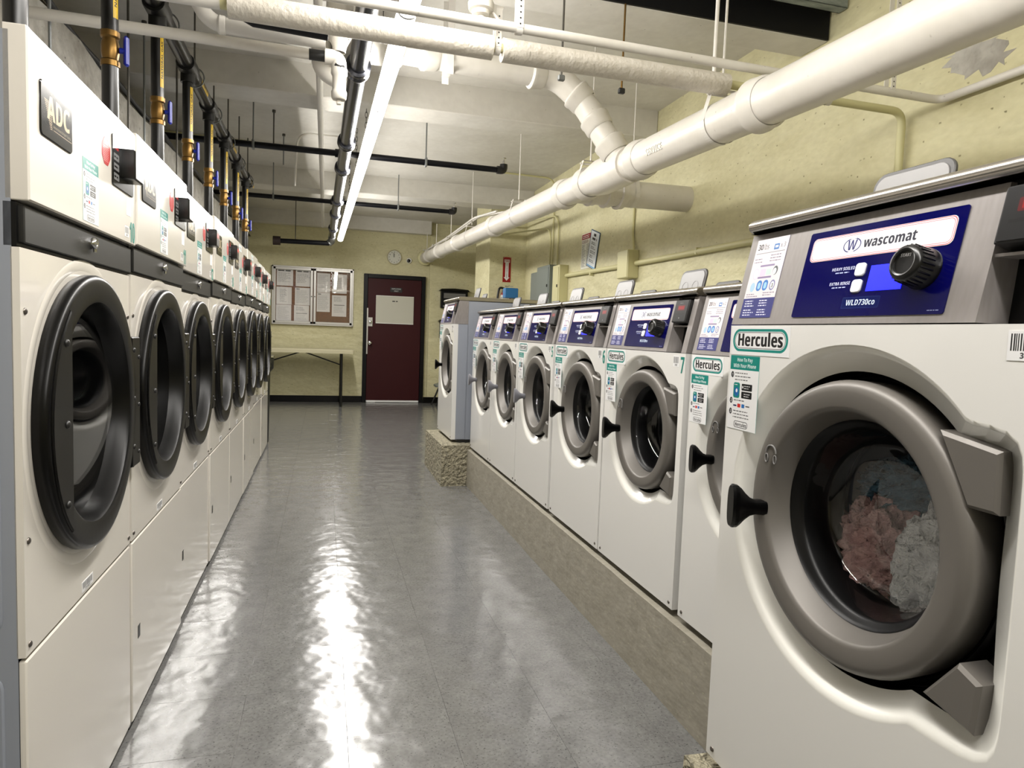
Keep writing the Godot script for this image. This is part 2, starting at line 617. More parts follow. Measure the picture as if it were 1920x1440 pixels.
	put(im, 8, 8, 112, 3, white)
	put(im, 20, 40, 88, 48, white)
	letter(im, "FIRE", 64, 80, 34, Color(0.55, 0.02, 0.04), 0.85, 1)
	for y in range(0, 34):
		put(im, 20 + y * 1.3, 8 + y, 88 - y * 2.6, 1, Color(0.55, 0.02, 0.04))
	put(im, 38, 88, 52, 240, white)
	for y in range(0, 56):
		put(im, 16 + y * 0.86, 322 + y, 96 - y * 1.72, 1, white)
	for k in 12:
		letter(im, "EXTINGUISHER"[k], 64, 112 + k * 20, 15, Color(0.1, 0.03, 0.03), 1.1, 1)
	printed("fire_sign", im)
	# wall posters
	im = sheet(160, 320, Color(0.85, 0.85, 0.8))
	put(im, 4, 6, 152, 46, Color(0.55, 0.1, 0.1))
	fine_print(im, 20, 18, 120, 2, 16, 8, white, 91, 0.1)
	fine_print(im, 8, 62, 140, 3, 10, 5, Color(0.4, 0.15, 0.15), 2)
	for k in 2:
		fine_print(im, 8 + k * 80, 100, 66, 16, 13, 5, Color(0.25, 0.25, 0.25), 8 + k)
	printed("warning_poster", im, 0.5)
	im = sheet(160, 320, Color(0.2, 0.32, 0.42))
	put(im, 8, 8, 144, 304, Color(0.85, 0.87, 0.88))
	fine_print(im, 58, 26, 44, 1, 16, 22, ink, 92, 0.0)
	fine_print(im, 40, 62, 80, 1, 16, 18, ink, 93, 0.0)
	for k in 5:
		fine_print(im, 34, 100 + k * 38, 92, 2, 13, 6, Color(0.15, 0.15, 0.2), 40 + k, 0.5)
	put(im, 10, 300, 140, 10, Color(0.3, 0.6, 0.8))
	printed("rules_poster", im, 0.5)
	# notices in the display case
	for k in 6:
		im = sheet(180, 240, Color(0.84, 0.83, 0.82))
		if k < 2:
			fine_print(im, 14, 18, 150, 1, 17, 16, Color(0.1, 0.1, 0.1), 94 + k, 0.05)
			fine_print(im, 16, 60, 148, 9, 15, 5, Color(0.5, 0.49, 0.48), 50 + k, 0.5)
		elif k == 2:
			fine_print(im, 40, 30, 100, 11, 17, 5, Color(0.35, 0.35, 0.36), 52, 0.5)
		elif k == 3:
			put(im, 16, 14, 40, 10, Color(0.15, 0.15, 0.15))
			fine_print(im, 16, 40, 148, 12, 15, 4, Color(0.5, 0.5, 0.5), 53, 0.3)
		elif k == 4:
			fine_print(im, 20, 30, 140, 12, 15, 4, Color(0.55, 0.54, 0.54), 54, 0.4)
		else:
			fine_print(im, 24, 20, 120, 4, 15, 5, Color(0.5, 0.5, 0.5), 55, 0.4)
			put(im, 24, 108, 132, 7, Color(0.25, 0.25, 0.25))
			fine_print(im, 24, 130, 132, 5, 15, 4, Color(0.55, 0.55, 0.55), 56, 0.3)
		printed("notice_%d" % k, im, 0.6)
	# sign on the door
	im = sheet(300, 110, Color(0.03, 0.02, 0.02))
	letter(im, "EMPLOYEES", 150, 48, 32, Color(0.66, 0.66, 0.66), 0.95, 1)
	letter(im, "ONLY", 150, 98, 32, Color(0.66, 0.66, 0.66), 0.95, 1)
	printed("door_sign", im, 0.4)
	im = sheet(300, 220, Color(0.74, 0.73, 0.68))
	put(im, 0, 0, 300, 4, Color(0.9, 0.9, 0.88)); put(im, 0, 214, 300, 6, Color(0.9, 0.9, 0.88))
	fine_print(im, 128, 38, 44, 1, 8, 8, Color(0.15, 0.15, 0.15), 96, 0.0)
	printed("door_notice", im, 0.4)
	# clock face
	im = sheet(200, 200, Color(0.82, 0.82, 0.78))
	for k in 12:
		var a := TAU * k / 12.0
		letter(im, str(12 if k == 0 else k), 100 + sin(a) * 76, 107 - cos(a) * 76, 14, Color(0.12, 0.12, 0.12), 1.0, 1)
	printed("clock_face", im, 0.5)
	# gas pipe marking
	im = sheet(64, 512, Color(0.8, 0.66, 0.05))
	var tall := sheet(512, 64, Color(0.8, 0.66, 0.05))
	letter(tall, "NATURAL GAS", 256, 48, 32, Color(0.05, 0.05, 0.05), 1.2, 1)
	for y in 512:
		for x in 64:
			im.set_pixel(x, y, tall.get_pixel(511 - y, x))
	printed("gas_marking", im, 0.4)
	# extinguisher label
	im = sheet(128, 128, Color(0.86, 0.86, 0.82))
	put(im, 20, 50, 88, 18, Color(0.45, 0.55, 0.3))
	fine_print(im, 14, 14, 100, 3, 10, 4, Color(0.3, 0.3, 0.3), 2)
	fine_print(im, 14, 80, 100, 4, 10, 4, Color(0.4, 0.4, 0.4), 3)
	printed("extinguisher_label", im)

# ---------------------------------------------------------------- materials
func noise_image(size: int, freq: float, octaves: int, seed_: int, stretch := 1.0) -> Image:
	var n := FastNoiseLite.new()
	n.seed = seed_
	n.noise_type = FastNoiseLite.TYPE_SIMPLEX_SMOOTH
	n.frequency = freq
	n.fractal_octaves = octaves
	var im := n.get_seamless_image(size, int(size * stretch))
	if stretch != 1.0: im.resize(size, size, Image.INTERPOLATE_CUBIC)
	return im

func tex(im: Image) -> ImageTexture:
	im.generate_mipmaps()
	return ImageTexture.create_from_image(im)

# blend of two tones by a noise, with a second noise as fine grain and scattered specks
func toned(size: int, a: Color, b: Color, f1: float, f2: float, grain: float, specks := 0, speck := Color.BLACK, seed_ := 1, stretch := 1.0, speck_len := 1) -> ImageTexture:
	var n1 := noise_image(size, f1, 4, seed_, stretch)
	var n2 := noise_image(size, f2, 3, seed_ + 9, stretch)
	var im := Image.create(size, size, false, Image.FORMAT_RGB8)
	for y in size:
		for x in size:
			var t := n1.get_pixel(x, y).r
			var g := (n2.get_pixel(x, y).r - 0.5) * grain
			var c := a.lerp(b, t)
			im.set_pixel(x, y, Color(clampf(c.r + g, 0, 1), clampf(c.g + g, 0, 1), clampf(c.b + g, 0, 1)))
	var r := RandomNumberGenerator.new()
	r.seed = seed_ * 31 + 5
	for k in specks:
		var x := r.randi_range(0, size - 1)
		var y := r.randi_range(0, size - 1)
		var l := r.randi_range(1, speck_len)
		var share := r.randf_range(0.3, 0.9)
		for j in l:
			var px := (x + j) % size
			im.set_pixel(px, y, im.get_pixel(px, y).lerp(speck, share))
			if l > 1 and r.randf() < 0.5: im.set_pixel(px, (y + 1) % size, im.get_pixel(px, (y + 1) % size).lerp(speck, share * 0.7))
	return tex(im)

func mat(key: String, c: Color, rough := 0.5, metal := 0.0, coat := 0.0) -> StandardMaterial3D:
	var m := StandardMaterial3D.new()
	m.resource_name = key
	m.albedo_color = c
	m.roughness = rough
	m.metallic = metal
	if coat > 0.0:
		m.clearcoat_enabled = true
		m.clearcoat = coat
		m.clearcoat_roughness = 0.06
	mats[key] = m
	return m

func world_mapped(m: StandardMaterial3D, t: Texture2D, per_metre: float, bump: Texture2D = null, height := 0.0) -> StandardMaterial3D:
	m.uv1_triplanar = true
	m.uv1_world_triplanar = true
	m.uv1_scale = Vector3.ONE * per_metre
	m.albedo_texture = t
	if bump:
		m.heightmap_enabled = true
		m.heightmap_texture = bump
		m.heightmap_scale = height
	return m

func glass(key: String, a: float, c := Color(1, 1, 1)) -> StandardMaterial3D:
	var m := mat(key, Color(c.r, c.g, c.b, a), 0.0)
	m.transparency = BaseMaterial3D.TRANSPARENCY_ALPHA
	return m

func glow(key: String, c: Color, e: float) -> StandardMaterial3D:
	var m := mat(key, c, 0.4)
	m.emission_enabled = true
	m.emission = c
	m.emission_energy_multiplier = e
	return m

func make_materials() -> void:
	make_prints()
	var fine := tex(noise_image(512, 0.02, 4, 3))
	var course := tex(noise_image(512, 0.012, 5, 8, 2.2))
	var rough_cast := tex(noise_image(512, 0.035, 5, 21))
	var ripple := tex(noise_image(512, 0.008, 3, 14))
	world_mapped(mat("wall_paint", Color.WHITE, 0.55), toned(512, Color(0.82, 0.80, 0.655), Color(0.765, 0.74, 0.585), 0.006, 0.05, 0.05, 260, Color(0.36, 0.33, 0.22), 4, 1.8, 3), 0.55, course, 0.9)
	world_mapped(mat("ceiling_paint", Color.WHITE, 0.6), toned(512, Color(0.83, 0.82, 0.79), Color(0.77, 0.755, 0.72), 0.006, 0.05, 0.03, 40, Color(0.35, 0.33, 0.3), 6), 0.5, fine, 0.25)
	world_mapped(mat("ledge_paint", Color.WHITE, 0.7), toned(512, Color(0.80, 0.79, 0.76), Color(0.55, 0.53, 0.49), 0.008, 0.04, 0.12, 300, Color(0.2, 0.18, 0.15), 11, 1.0, 4), 0.6, rough_cast, 1.6)
	world_mapped(mat("plinth_concrete", Color.WHITE, 0.6), toned(512, Color(0.60, 0.58, 0.53), Color(0.555, 0.535, 0.48), 0.012, 0.05, 0.05, 500, Color(0.74, 0.71, 0.6), 17, 2.0, 6), 1.1, course, 0.2)
	world_mapped(mat("raw_concrete", Color.WHITE, 0.85), toned(512, Color(0.70, 0.67, 0.57), Color(0.48, 0.46, 0.39), 0.03, 0.12, 0.16, 700, Color(0.15, 0.14, 0.1), 19, 1.0, 3), 1.6, rough_cast, 3.0)
	for k in 4:
		var tone := 0.45 + k * 0.004
		var m := world_mapped(mat("floor_tile_%d" % k, Color.WHITE, 0.18), toned(512, Color(tone, tone, tone * 0.985), Color(tone - 0.06, tone - 0.062, tone - 0.065), 0.012, 0.09, 0.08, 3600, Color(0.17, 0.17, 0.17), 23 + k, 1.0, 3), 1.3, ripple, 0.22)
		m.metallic_specular = 0.62
	mat("tile_joint", Color(0.12, 0.115, 0.11), 0.7)
	mat("machine_white", Color(0.84, 0.835, 0.82), 0.3, 0.0, 0.5)
	mat("bevel_white", Color(0.88, 0.875, 0.85), 0.18, 0.0, 0.6)
	mat("dryer_white", Color(0.84, 0.82, 0.785), 0.24, 0.0, 0.7)
	mat("side_grey", Color(0.56, 0.58, 0.62), 0.4, 0.1)
	var console := world_mapped(mat("console_grey", Color.WHITE, 0.42, 0.35), toned(256, Color(0.56, 0.54, 0.53), Color(0.52, 0.50, 0.49), 0.01, 0.2, 0.05, 0, Color.BLACK, 31, 0.2), 2.0)
	mat("steel", Color(0.72, 0.70, 0.67), 0.25, 1.0)
	mat("ring_grey", Color(0.40, 0.385, 0.365), 0.42, 0.25)
	mat("black_rubber", Color(0.015, 0.015, 0.017), 0.35)
	mat("black_plastic", Color(0.02, 0.02, 0.022), 0.28)
	mat("satin_black", Color(0.014, 0.0135, 0.013), 0.31)
	mat("dark_plastic", Color(0.085, 0.083, 0.08), 0.45)
	mat("drawer_black", Color(0.10, 0.098, 0.09), 0.45)
	mat("lid_grey", Color(0.42, 0.415, 0.41), 0.35)
	mat("lid_edge", Color(0.22, 0.215, 0.21), 0.45)
	mat("handle_silver", Color(0.62, 0.62, 0.65), 0.3, 0.4)
	mat("chrome", Color(0.82, 0.82, 0.82), 0.12, 1.0)
	mat("screw_steel", Color(0.42, 0.40, 0.38), 0.35, 0.9)
	mat("drum_steel", Color(0.45, 0.45, 0.46), 0.32, 1.0)
	mat("plain_white", Color(0.9, 0.9, 0.9), 0.4)
	mat("number_teal", Color(0.0, 0.46, 0.41), 0.4)
	mat("pipe_paint", Color(0.83, 0.815, 0.785), 0.32, 0.0, 0.15)
	var pipe_bump := tex(noise_image(256, 0.03, 3, 41))
	world_mapped(mat("pipe_white", Color(0.84, 0.825, 0.795), 0.34), toned(256, Color.WHITE, Color(0.95, 0.945, 0.93), 0.01, 0.1, 0.02, 30, Color(0.5, 0.47, 0.42), 43), 1.0, pipe_bump, 0.18)
	world_mapped(mat("insulation_white", Color(0.83, 0.81, 0.77), 0.55), toned(256, Color.WHITE, Color(0.93, 0.92, 0.90), 0.02, 0.1, 0.04, 60, Color(0.5, 0.47, 0.42), 47), 2.0, rough_cast, 0.35)
	mat("conduit_paint", Color(0.78, 0.76, 0.58), 0.5)
	mat("gas_pipe", Color(0.045, 0.043, 0.042), 0.3)
	mat("gas_fitting", Color(0.03, 0.03, 0.03), 0.4)
	mat("brass", Color(0.46, 0.35, 0.18), 0.35, 0.85)
	mat("valve_blue", Color(0.03, 0.12, 0.55), 0.35)
	mat("sprinkler_black", Color(0.015, 0.018, 0.035), 0.4)
	mat("sprinkler_main", Color(0.30, 0.305, 0.33), 0.22, 0.9)
	mat("galvanised", Color(0.52, 0.53, 0.53), 0.42, 0.8)
	mat("rod_steel", Color(0.36, 0.35, 0.33), 0.45, 0.7)
	mat("rust_brown", Color(0.13, 0.07, 0.055), 0.7)
	mat("cable_black", Color(0.03, 0.03, 0.03), 0.5)
	mat("cable_tan", Color(0.45, 0.41, 0.33), 0.6)
	mat("dark_steel", Color(0.012, 0.014, 0.03), 0.55)
	world_mapped(mat("strut_paint", Color.WHITE, 0.5), toned(256, Color(0.62, 0.65, 0.62), Color(0.40, 0.43, 0.42), 0.02, 0.1, 0.08, 20, Color(0.3, 0.3, 0.3), 53, 3.0), 1.2)
	mat("door_maroon", Color(0.20, 0.01, 0.03), 0.5)
	mat("frame_black", Color(0.012, 0.014, 0.03), 0.35)
	mat("base_black", Color(0.008, 0.008, 0.016), 0.3)
	mat("aluminium", Color(0.74, 0.73, 0.71), 0.35, 0.5)
	world_mapped(mat("cork", Color.WHITE, 0.9), toned(256, Color(0.47, 0.28, 0.12), Color(0.34, 0.19, 0.07), 0.03, 0.2, 0.15, 200, Color(0.2, 0.1, 0.04), 57), 2.5)
	mat("table_top", Color(0.74, 0.715, 0.60), 0.45)
	mat("table_leg", Color(0.03, 0.035, 0.03), 0.4)
	mat("panel_grey", Color(0.46, 0.49, 0.47), 0.42, 0.1)
	mat("red_paint", Color(0.55, 0.02, 0.03), 0.25, 0.0, 0.5)
	mat("blue_carton", Color(0.05, 0.32, 0.5), 0.5)
	mat("green_bin", Color(0.02, 0.045, 0.035), 0.4)
	for k in ["satin_black", "black_rubber", "frame_black", "door_maroon", "base_black", "dark_steel", "sprinkler_black"]: mats[k].metallic_specular = 0.35
	glass("door_glass", 0.02, Color(0.1, 0.1, 0.11))
	glass("case_glass", 0.02)
	glow("screen_blue", Color(0.01, 0.06, 1.0), 1.1)
	glow("tube_glow", Color(1.0, 0.985, 0.95), 9.0)
	# laundry
	world_mapped(mat("towel_white", Color(0.86, 0.87, 0.88), 0.9), toned(256, Color.WHITE, Color(0.92, 0.92, 0.93), 0.03, 0.2, 0.06, 0, Color.BLACK, 61), 6.0, rough_cast, 0.8)
	world_mapped(mat("cloth_pink", Color(0.82, 0.70, 0.69), 0.9), toned(256, Color.WHITE, Color(0.75, 0.68, 0.7), 0.03, 0.2, 0.1, 0, Color.BLACK, 63), 5.0, rough_cast, 0.8)
	world_mapped(mat("cloth_blue", Color(0.28, 0.42, 0.5), 0.9), toned(256, Color.WHITE, Color(0.6, 0.7, 0.75), 0.03, 0.2, 0.1, 0, Color.BLACK, 65), 5.0, rough_cast, 0.8)
	# perforated drum wall: rows of dark round holes in steel
	var im := sheet(256, 256, Color(0.42, 0.41, 0.39))
	for r in 8:
		for c in 8:
			for wrap in [0, 256]:
				oval(im, (c + 0.5 * (r % 2)) * 32 + 16 - wrap, r * 32 + 16, 12, 12, Color(0.03, 0.03, 0.03))
	var perf := mat("perforated_steel", Color.WHITE, 0.35, 0.6)
	perf.albedo_texture = tex(im)

# ---------------------------------------------------------------- the room
func structure(called: String, label: String, category: String, m, material: Material, xf := Transform3D.IDENTITY) -> MeshInstance3D:
	var o := obj(called, m, material, self, xf)
	tag(o, label, category, "", "structure")
	return o

func build_strip_lights() -> void:
	# ten four foot lamps end to end, hung on chains under the beams, running a little askew down the aisle
	var far := Vector3(0.209, 2.40, -9.978)
	var near := Vector3(0.297, 2.40, -2.90)
	var dir := (near - far).normalized()
	var turn := atan2(dir.x, dir.z)
	# local: z along the lamp, y up, y = 0 the lowest point of the diffuser
	var prof := PackedVector2Array()
	for i in 9:
		var a := PI + PI * i / 8.0
		prof.append(Vector2(cos(a) * 0.037, sin(a) * 0.026 + 0.026))
	prof.append(Vector2(0.037, 0.046))
	prof.append(Vector2(-0.037, 0.046))
	var diffuser := geo().ext(prof, 0.008, 1.192).done()
	var housing := geo().box(Vector3(0, 0.062, 0.6), Vector3(0.06, 0.031, 1.198), 0.004).done()
	var cap := geo().ext(prof, -0.002, 0.008)
	cap.ext(prof, 1.192, 1.202)
	var caps := cap.done()
	var link := geo()
	for k in 13:
		var y := 0.085 + k * 0.036
		var flat := k % 2 == 0
		var ring := PackedVector3Array()
		for j in 13:
			var a := TAU * j / 12.0
			var p := Vector3(cos(a) * 0.008, sin(a) * 0.023, 0)
			ring.append(Vector3(0, y, 0) + (p if flat else Vector3(0, p.y, p.x)))
		link.tube(ring, 0.0022, 5, false)
	var chain := link.done()
	for k in 10:
		var from := far + dir * 1.2 * k
		var t := thing("strip_light", "", "light", from, turn, "strip lights in one line over the aisle")
		tag(t, ("white four foot strip light over the aisle, %s from the back wall" % ["first", "second", "third", "fourth", "fifth", "sixth", "seventh", "eighth", "ninth", "tenth"][k]))
		obj("diffuser", diffuser, mats.tube_glow, t)
		obj("housing", housing, mats.plain_white, t)
		obj("end_caps", caps, mats.plain_white, t)
		for z in ([0.12] if k > 0 else [0.12, 1.08]):
			obj("chain", chain, mats.rod_steel, t, at(0, 0, z))
		# the diffuser glows downwards and to both sides
		var across := Vector3(cos(turn), 0, -sin(turn))
		for face in [[Vector3.UP, across, 0.07, 1.75, Vector3(0, -0.006, 0)], [-across, Vector3.ZERO, 0.045, 0.85, across * 0.043 + Vector3(0, 0.028, 0)], [across, Vector3.ZERO, 0.045, 0.85, -across * 0.043 + Vector3(0, 0.028, 0)]]:
			var l := AreaLight3D.new()
			l.name = "strip_light_beam"
			l.area_size = Vector2(face[2], 1.16)
			l.area_normalize_energy = true
			l.light_energy = face[3]
			l.light_color = Color(1.0, 0.985, 0.965)
			l.shadow_enabled = true
			l.area_range = 25.0
			var zb: Vector3 = face[0]
			l.transform = Transform3D(Basis(dir.cross(zb).normalized(), dir, zb), from + dir * 0.6 + face[4])
			add_child(l, true)

func build_room() -> void:
	# floor: a screed under waxed twelve inch tiles
	var length := FRONT - BACK
	var fl := structure("floor", "waxed grey speckled tile floor of the laundry room", "floor", geo().box(Vector3(0.365, -0.06, (FRONT + BACK) * 0.5), Vector3(WALL_RIGHT - WALL_LEFT + 0.6, 0.1, length + 0.4)), mats.tile_joint)
	var tile := geo().box(Vector3(0, -0.005, 0), Vector3(0.3040, 0.010, 0.3040), 0.0005).done()
	var r := RandomNumberGenerator.new()
	r.seed = 5
	var made := 0
	var rest := geo()
	for iz in range(-12, 42):
		for ix in range(-3, 10):
			var x := 0.085 + 0.1522 + (ix - 1) * 0.3044
			var z := -1.925 - 0.1522 - iz * 0.3044
			if x < -0.75 or x > (1.3 if z > -5.95 else 2.6) or z < BACK - 0.1 or z > FRONT: continue
			var xf := Transform3D(Basis.from_euler(Vector3(r.randf_range(-1, 1) * 0.0012, 0, r.randf_range(-1, 1) * 0.0012)), Vector3(x, r.randf_range(-0.0003, 0.0), z))
			var kind := r.randi_range(0, 3)
			if z < -1.0 and made < 298:
				obj("tile", tile, mats["floor_tile_%d" % kind], fl, xf)
				made += 1
			else:
				rest.box(Vector3(x, -0.005, z), Vector3(0.3036, 0.010, 0.3036))
	var others := obj("tiles", rest, mats.floor_tile_1, fl)
	others.set_meta("kind", "stuff")
	# shell with thickness
	structure("ceiling", "white painted concrete ceiling of the laundry room", "ceiling", geo().box(Vector3(0.365, CEILING + 0.1, (FRONT + BACK) * 0.5), Vector3(WALL_RIGHT - WALL_LEFT + 0.6, 0.2, length + 0.6)), mats.ceiling_paint)
	structure("wall_right", "pale yellow painted masonry wall behind the washers", "wall", geo().box(Vector3(WALL_RIGHT + 0.1, CEILING * 0.5, (FRONT + BACK) * 0.5), Vector3(0.2, CEILING + 0.2, length + 0.4)), mats.wall_paint)
	structure("wall_left", "dim white wall above and behind the dryers", "wall", geo().box(Vector3(WALL_LEFT - 0.1, CEILING * 0.5, (FRONT + BACK) * 0.5), Vector3(0.2, CEILING + 0.2, length + 0.4)), mats.ceiling_paint)
	structure("wall_front", "plain pale yellow wall across the near end of the room", "wall", geo().box(Vector3(0.365, CEILING * 0.5, FRONT + 0.1), Vector3(WALL_RIGHT - WALL_LEFT + 0.6, CEILING + 0.2, 0.2)), mats.wall_paint)
	structure("wall_back", "pale yellow painted brick wall with the maroon door", "wall", geo().box(Vector3(0.365, CEILING * 0.5, BACK - 0.1), Vector3(WALL_RIGHT - WALL_LEFT + 0.6, CEILING + 0.2, 0.2)), mats.wall_paint)
	structure("wall_step", "shallow pale yellow wall projection beside the maroon door", "wall", geo().box(Vector3((1.66 + WALL_RIGHT) * 0.5, 1.36, BACK + 0.03), Vector3(WALL_RIGHT - 1.66, 2.74, 0.08), 0.004), mats.wall_paint)
	# rough whitewashed ledge wall behind the dryers with an uneven top
	var lw := geo()
	var steps := 48
	var pf := PackedVector3Array()
	for i in steps + 1:
		var z := FRONT + (BACK - FRONT) * i / steps
		pf.append(Vector3(LEDGE_X + sin(i * 1.7) * 0.008, LEDGE_Y + 0.012 * sin(i * 0.9) + 0.01 * sin(i * 2.3) - 0.008 * (z + 4.0), z))
	for i in steps:
		var a := pf[i]
		var b := pf[i + 1]
		lw.quad(Vector3(LEDGE_X, 0, a.z), Vector3(LEDGE_X, 0, b.z), b, a, Vector3.RIGHT)
		lw.quad(a, b, Vector3(WALL_LEFT, b.y + 0.01, b.z), Vector3(WALL_LEFT, a.y + 0.01, a.z), Vector3.UP)
	lw.quad(Vector3(LEDGE_X, 0, BACK), Vector3(WALL_LEFT, 0, BACK), Vector3(WALL_LEFT, 2.5, BACK), Vector3(LEDGE_X, 2.5, BACK), Vector3.BACK)
	structure("wall_ledge", "rough whitewashed foundation wall with a ledge behind the dryers", "wall", lw, mats.ledge_paint)
	# beams across the ceiling
	for b in [[-3.16, 0.21, "white painted ceiling beam carrying the dark steel plate"], [-5.065, 0.30, "white painted ceiling beam beyond the drain elbow"], [-8.28, 0.30, "white painted ceiling beam beside the pillar"], [-11.12, 0.16, "white painted ceiling beam along the back wall"]]:
		var half := 0.5 * (1.66 - WALL_LEFT) if b[0] < -11.0 else 0.5 * (WALL_RIGHT - WALL_LEFT)
		structure("ceiling_beam", b[2], "beam", geo().box(Vector3(WALL_LEFT + half, 2.85, b[0]), Vector3(half * 2.0, 0.215, b[1]), 0.006), mats.ceiling_paint)
	# pillar on the right wall
	structure("pillar", "square pale yellow pillar carrying the red fire sign", "pillar", geo().box(Vector3((2.005 + WALL_RIGHT) * 0.5, CEILING * 0.5, -8.79), Vector3(WALL_RIGHT - 2.005 + 0.02, CEILING, 0.8), 0.008), mats.wall_paint)
	structure("baseboard_back", "low black baseboard along the back wall", "baseboard", geo().box(Vector3((WALL_LEFT + 0.611) * 0.5, 0.05, BACK + 0.008), Vector3(0.611 - WALL_LEFT, 0.10, 0.016), 0.003), mats.base_black)
	structure("baseboard_corner", "short black baseboard between the maroon door and washers", "baseboard", geo().box(Vector3((1.60 + WALL_RIGHT) * 0.5, 0.05, BACK + 0.078), Vector3(WALL_RIGHT - 1.60, 0.10, 0.016), 0.003), mats.base_black)

func rough_block(lo: Vector3, hi: Vector3, amount: float, seed_: int, cell := 0.05) -> Geo:
	# a cast block whose faces and arrises are slightly uneven; all faces share one displacement field, so it stays closed
	var n := FastNoiseLite.new()
	n.seed = seed_
	n.frequency = 5.0
	n.fractal_octaves = 3
	var n2 := FastNoiseLite.new()
	n2.seed = seed_ + 1
	n2.frequency = 22.0
	var g := geo()
	var c := (lo + hi) * 0.5
	var warp := func(p: Vector3) -> Vector3:
		var d := Vector3(n.get_noise_3dv(p), n.get_noise_3dv(p + Vector3(7, 0, 0)), n.get_noise_3dv(p + Vector3(0, 9, 0))) * amount
		d += Vector3(n2.get_noise_3dv(p), n2.get_noise_3dv(p + Vector3(7, 0, 0)), n2.get_noise_3dv(p + Vector3(0, 9, 0))) * amount * 0.5
		if p.y <= lo.y + 1e-4: d.y = 0.0
		return p + d
	for k in 3:
		var k1 := (k + 1) % 3
		var k2 := (k + 2) % 3
		var m1 := maxi(2, int((hi[k1] - lo[k1]) / cell))
		var m2 := maxi(2, int((hi[k2] - lo[k2]) / cell))
		for sg in 2:
			if k == 1 and sg == 0: continue
			var d := Vector3.ZERO
			d[k] = sg * 2.0 - 1.0
			for i in m1:
				for j in m2:
					var q := []
					for e in [[0, 0], [1, 0], [1, 1], [0, 1]]:
						var p := Vector3.ZERO
						p[k] = hi[k] if sg == 1 else lo[k]
						p[k1] = lo[k1] + (hi[k1] - lo[k1]) * (i + e[0]) / m1
						p[k2] = lo[k2] + (hi[k2] - lo[k2]) * (j + e[1]) / m2
						q.append(warp.call(p))
					g.quad(q[0], q[1], q[2], q[3], d)
	return g

func build_plinths() -> void:
	structure("concrete_plinth", "long low grey painted concrete plinth under six small washers", "plinth", rough_block(Vector3(1.083, 0, -5.07), Vector3(1.95, PLINTH, -1.20), 0.0022, 3, 0.06), mats.plinth_concrete)
	structure("concrete_plinth", "crumbling concrete plinth block under the tall washer by the maroon door", "plinth", rough_block(Vector3(0.885, 0, -5.93), Vector3(1.95, PLINTH + 0.03, -5.075), 0.0045, 8, 0.035), mats.raw_concrete)
	structure("concrete_plinth", "concrete plinth block with a worn corner under the washer full of laundry", "plinth", rough_block(Vector3(0.765, 0, -1.245), Vector3(1.75, PLINTH, 0.6), 0.005, 12, 0.04), mats.raw_concrete)

# ---------------------------------------------------------------- dryers
# local axes of a machine: x to the right along its front, y up, z out of the front; x = 0 at its left edge
func panel_with_opening(w: float, y0: float, y1: float, c: Vector2, radius: Callable, z: float, lip: float, bev: float, count := 96) -> Array:
	# returns [panel Geo, inner loop radii] : a flat front with a rounded opening, and side returns
	var g := geo()
	var angles: Array[float] = []
	for i in count: angles.append(TAU * i / count)
	for corner in [Vector2(0, y0), Vector2(w, y0), Vector2(w, y1), Vector2(0, y1)]:
		angles.append(fposmod((corner - c).angle(), TAU))
	angles.sort()
	var outer := PackedVector3Array()
	var hole := PackedVector3Array()
	var hole2 := PackedVector3Array()
	var deep := PackedVector3Array()
	var nz := PackedVector3Array()
	var nin := PackedVector3Array()
	for a in angles:
		var d := Vector2(cos(a), sin(a))
		var t := 1e9
		if d.x > 1e-6: t = minf(t, (w - c.x) / d.x)
		if d.x < -1e-6: t = minf(t, -c.x / d.x)
		if d.y > 1e-6: t = minf(t, (y1 - c.y) / d.y)
		if d.y < -1e-6: t = minf(t, (y0 - c.y) / d.y)
		var r: float = radius.call(a)
		var o := c + d * t
		outer.append(Vector3(o.x, o.y, z))
		hole.append(Vector3(c.x + d.x * (r + lip * 0.4), c.y + d.y * (r + lip * 0.4), z))
		hole2.append(Vector3(c.x + d.x * r, c.y + d.y * r, z - lip * 0.4))
		deep.append(Vector3(c.x + d.x * (r - bev), c.y + d.y * (r - bev), z - lip))
		nz.append(Vector3(0, 0, 1))
		nin.append(Vector3(-d.x * 0.72, -d.y * 0.72, 0.7).normalized())
	g.loops(outer, hole, nz, nz)
	return [g, hole, hole2, deep, nz, nin, outer]

func disc_loop(loop: PackedVector3Array, c: Vector2, r: float, z: float) -> PackedVector3Array:
	var out := PackedVector3Array()
	for p in loop:
		var d := (Vector2(p.x, p.y) - c).normalized()
		out.append(Vector3(c.x + d.x * r, c.y + d.y * r, z))
	return out

func const_normals(k: int, v: Vector3) -> PackedVector3Array:
	var out := PackedVector3Array()
	out.resize(k)
	out.fill(v)
	return out

# lathe axis along local +z at (x, y)
func facing(x: float, y: float, z := 0.0) -> Transform3D:
	return Transform3D(Basis(Vector3(1, 0, 0), Vector3(0, 0, 1), Vector3(0, -1, 0)), Vector3(x, y, z))

func rivet(parent: Node, called: String, x: float, y: float, z: float, r: float, m: Material) -> void:
	if not prints.has("rivet"): prints["rivet"] = geo().lathe([Vector2(1, 0), Vector2(0.92, 0.3), Vector2(0.6, 0.55), Vector2(0.0, 0.65)], Transform3D.IDENTITY, 10).done()
	var xf := facing(x, y, z)
	obj(called, prints["rivet"], m, parent, Transform3D(xf.basis.scaled(Vector3.ONE * r), xf.origin))

